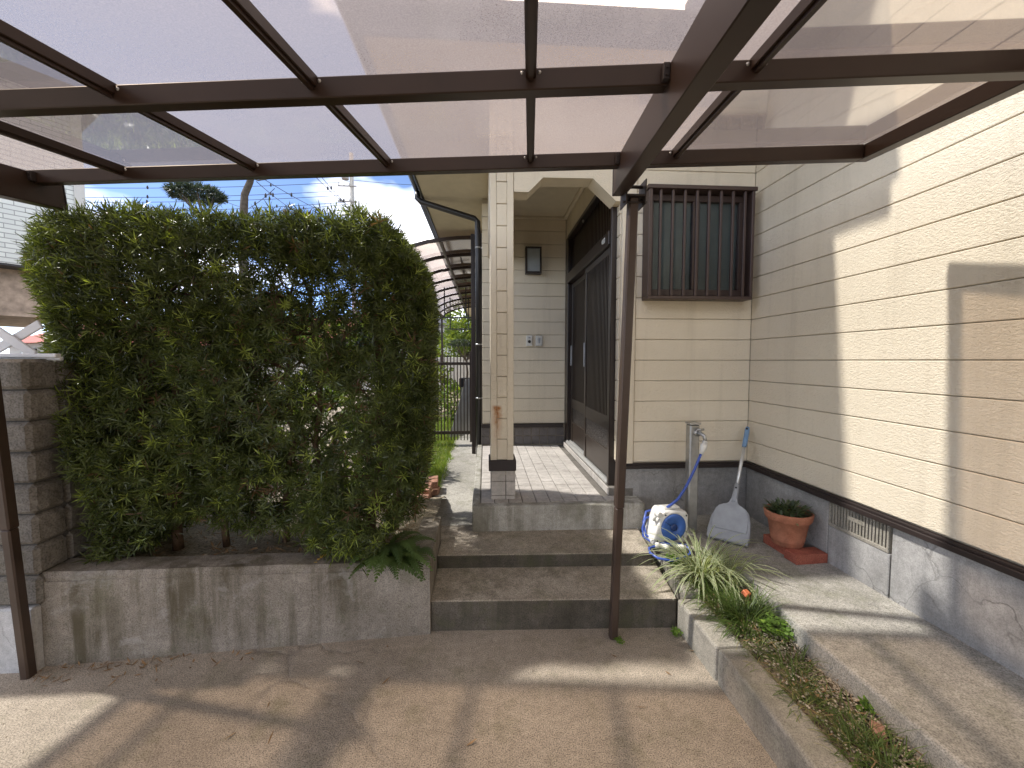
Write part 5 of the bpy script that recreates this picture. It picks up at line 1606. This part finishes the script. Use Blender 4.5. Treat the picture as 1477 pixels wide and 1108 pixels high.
for dx_, dz_ in ((0.22, 0.02), (0.36, 0.05), (-0.12, 0.06), (0.15, 0.09)):
    branch(mb_, [(p3.x + 0.02, 6.0, p3.z + 0.05), (p3.x + dx_ * 0.5, 5.98, p3.z + dz_ * 0.4), (p3.x + dx_, 5.97, p3.z + dz_)], 0.010, 0.004, 6)
part('twigs', mb_, 'bark_grey', bt)
p4 = at(672, 497, 15.5)
pine('round-clipped topiary shrub on the wall past the garden gate', (p4.x, 15.5, 0.2), [((p4.x - 0.2, 15.5, p4.z), (0.40, 0.36, 0.17), 300, (p4.x, 15.5, p4.z - 0.6)), ((p4.x + 0.45, 15.6, p4.z - 0.02), (0.32, 0.3, 0.16), 220, (p4.x, 15.5, p4.z - 0.6))],
     [(p4.x, 15.5, 0.2), (p4.x + 0.05, 15.5, 1.0), (p4.x, 15.5, p4.z - 0.55)], 0.05, 0.03)

gw = tag(part('garden_wall', MB().box(-12, -0.2, 16.6, 16.8, 0.0, 1.55, 0.01), 'wall_pale'), 'pale garden wall closing the garden past the awning', 'wall')


def house_box(name, label, base, size, yaw, wall_m, roof_m, roof_h, wins=(), eave=0.5, over=None):
    """plain far house: walls, gabled roof with eaves, windows with panes"""
    t_ = thing(name, label, 'house', base)
    c_, s_ = math.cos(yaw), math.sin(yaw)
    b = Vector(base)
    def fr(x_, y_, z_):
        return (b.x + x_ * c_ - y_ * s_, b.y + x_ * s_ + y_ * c_, b.z + z_)
    w, d_, h = size
    part('wall', MB().box(-w / 2, w / 2, -d_ / 2, d_ / 2, 0, h, fr=fr), wall_m, t_)
    e = eave
    vs = [fr(-w / 2 - e, -d_ / 2 - e, h - 0.05), fr(w / 2 + e, -d_ / 2 - e, h - 0.05), fr(w / 2 + e, d_ / 2 + e, h - 0.05), fr(-w / 2 - e, d_ / 2 + e, h - 0.05), fr(-w * 0.25, 0, h + roof_h), fr(w * 0.25, 0, h + roof_h)]
    part('roof', MB().add(vs, [(0, 1, 5, 4), (1, 2, 5), (2, 3, 4, 5), (3, 0, 4), (3, 2, 1, 0)]), roof_m, t_)
    for (x_, z_, ww, hh) in wins:
        f_ = part('window', MB().box(x_ - ww / 2, x_ + ww / 2, -d_ / 2 - 0.06, -d_ / 2 - 0.001, z_ - hh / 2, z_ + hh / 2, fr=fr), 'brown_trim', t_)
        part('pane', MB().box(x_ - ww / 2 + 0.08, x_ + ww / 2 - 0.08, -d_ / 2 - 0.08, -d_ / 2 - 0.0605, z_ - hh / 2 + 0.08, z_ + hh / 2 - 0.08, fr=fr), 'far_glass', f_)
    return t_


house_box('far_house', 'white house with red tiled roof glimpsed past the lattice', (-19.5, 24, 0), (7, 6, 2.3), R(-25), 'wall_pale', 'red_roof', 1.3, [(-1.5, 1.4, 1.4, 1.2), (1.5, 1.4, 1.4, 1.2)])
house_box('far_house', 'low house with pinkish roof seen through the hedge gaps', (-10.5, 27, 0), (8, 6, 2.6), R(-10), 'wall_pale', 'red_roof', 1.5, [(-2, 1.5, 1.6, 1.2), (1.5, 1.5, 1.6, 1.2)])
house_box('far_house', 'pale two-storey house far beyond the garden gate', (-4.6, 34, 0), (4.5, 6, 4.0), R(8), 'wall_pale', 'roof_grey', 0.9, [(1.3, 3.0, 1.0, 1.0), (-0.8, 3.0, 1.0, 1.0), (1.3, 1.2, 1.2, 1.2), (-0.8, 1.2, 1.2, 1.2)])

# the neighbour's house at the left: brick-patterned upper storey over a recessed entrance
nh = thing('neighbour_house', 'grey brick-patterned house with wood-clad entrance beyond the block wall', 'house', (-8.0, 8.5, 0))
dn = Vector((math.sin(R(36)), math.cos(R(36)), 0)); nn_ = Vector((-dn.y, dn.x, 0))
cn = at(121, 300, 11.0)
o_ = Vector((cn.x, cn.y, 0))
def nf(a, b, z_):      # a along the wall towards the camera, b away from us
    return tuple(o_ - dn * a + nn_ * b + Vector((0, 0, z_)))
zl = 3.55
up_ = part('upper_wall', MB().box(0.0, 12, 0, 6, zl, 7.5, fr=nf), 'far_brick', nh)
part('corner_trim', MB().box(-0.03, 0.16, -0.03, -0.001, zl, 7.5, fr=nf), 'wall_pale', nh)
part('joint_line', MB().box(1.52, 1.55, -0.012, -0.001, zl, 7.5, fr=nf), 'pole_grey', nh)
part('overhang_soffit', MB().box(0.0, 12, 0.02, 6, zl - 0.04, zl - 0.001, fr=nf), 'roof_grey', nh)
part('wood_band', MB().box(0.25, 12, 0.6, 5.5, 2.45, zl - 0.041, fr=nf), 'wall_wood', nh)
part('lower_wall', MB().box(2.0, 12, 0.9, 5.5, 0, 2.449, fr=nf), 'door_red', nh)
part('entrance_post', MB().box(1.85, 1.99, 0.62, 0.80, 0, 2.449, fr=nf), 'brown_trim', nh)
part('neighbour_roof', MB().box(-0.4, 12.4, -0.5, 6.5, 7.501, 7.7, fr=nf), 'roof_grey', nh)

# ------------------------------------------------------------------ utility pole and wires
q0 = at(508, 290, 30)
up2 = thing('utility_pole', 'grey concrete utility pole with crossarms behind the hedge', 'utility pole', (q0.x, 30, 0))
part('pole', MB().tube([(q0.x, 30, -0.1), (q0.x, 30, 15.5)], [0.19, 0.13], 14), 'pole_grey', up2)
for z_, ln in ((at(508, 292, 30).z, 0.9), (at(508, 270, 30).z, 0.9), (at(508, 312, 30).z, 0.8)):
    part('crossarm', MB().box(q0.x - ln, q0.x + ln * 0.4, 29.80, 29.88, z_ - 0.04, z_ + 0.04), 'pole_grey', up2)
    for k_ in range(3):
        x_ = q0.x - ln + 0.08 + k_ * 0.35
        part('insulator', MB().lathe([(0.0, 0.0), (0.05, 0.02), (0.03, 0.08), (0.05, 0.12), (0.0, 0.2)], (x_, 29.84, z_ + 0.04), 8), 'wall_pale', up2)
part('transformer', MB().lathe([(0.0, 0.0), (0.22, 0.0), (0.24, 0.05), (0.24, 0.55), (0.2, 0.62), (0.0, 0.66)], (q0.x - 0.34, 29.7, at(508, 262, 30).z), 14), 'pole_grey', up2)


def zpx(X_, Y_):
    return (200 + X_ / 3.69, 240 + Y_ / 3.69)
W = [('upper crossarm wire running left', (508, 262), 30, (60, 270), 26), ('wire', (508, 274), 30, (60, 284), 26), ('wire', (506, 281), 30, (60, 291), 26), ('wire', (506, 291), 30, (100, 306), 26), ('wire', (506, 294), 30, (250, 312), 26),
     ('wire', (510, 260), 30, (640, 268), 34), ('wire', (510, 280), 30, (640, 287), 34), ('wire', (510, 290), 30, (640, 295), 34), ('wire', (510, 292), 30, (640, 299), 34), ('wire', (529, 308), 30, (660, 352), 34),
     ('wire', (503, 297), 30, (455, 255), 22), ('wire', (506, 300), 30, (461, 252), 22), ('wire', (482, 312), 30, (380, 258), 20), ('wire', (430, 306), 30, (370, 262), 20), ('wire', (358, 301), 24, (396, 272), 20), ('wire', (345, 298), 28, (270, 262), 20)]
desc = ['running left from the top crossarm', 'running left just below the top crossarm', 'running left at mid height of the pole', 'running left from the lower crossarm', 'sagging left below the lower crossarm',
        'running right from the pole top', 'running right from the middle crossarm', 'running right, upper of the close pair', 'running right, lower of the close pair', 'slanting down right towards the awning',
        'climbing steeply left of the pole', 'climbing steeply closest to the pole', 'slanting down across the sky to the pole', 'slanting down beside the bare trunk', 'short stay crossing behind the bare trunk', 'slanting past the cloud-pruned pad']
blob = MB().lathe([(0.0, -0.10), (0.05, -0.05), (0.055, 0.04), (0.03, 0.12), (0.0, 0.14)], (0, 0, 0), 8).mesh('spacer')
for (nm, a, Ya, b, Yb), ds in zip(W, desc):
    A_, B_ = at(a[0], a[1], Ya), at(b[0], b[1], Yb)
    sag = 0.012 * (A_ - B_).length
    pts = [A_.lerp(B_, i / 10) - Vector((0, 0, sag * 4 * (i / 10) * (1 - i / 10))) for i in range(11)]
    w_ = thing('overhead_wire', 'thin dark overhead wire ' + ds, 'wire', tuple(A_), 'overhead wires at the utility pole')
    part('cable', MB().tube(pts, 0.016, 5), 'wire', w_)
    for k_ in ((3, 7) if b[0] < 508 else ()):
        p_ = pts[k_] + Vector((0, 0, 0.02))
        link('spacer', blob, 'wire', w_, tuple(p_))
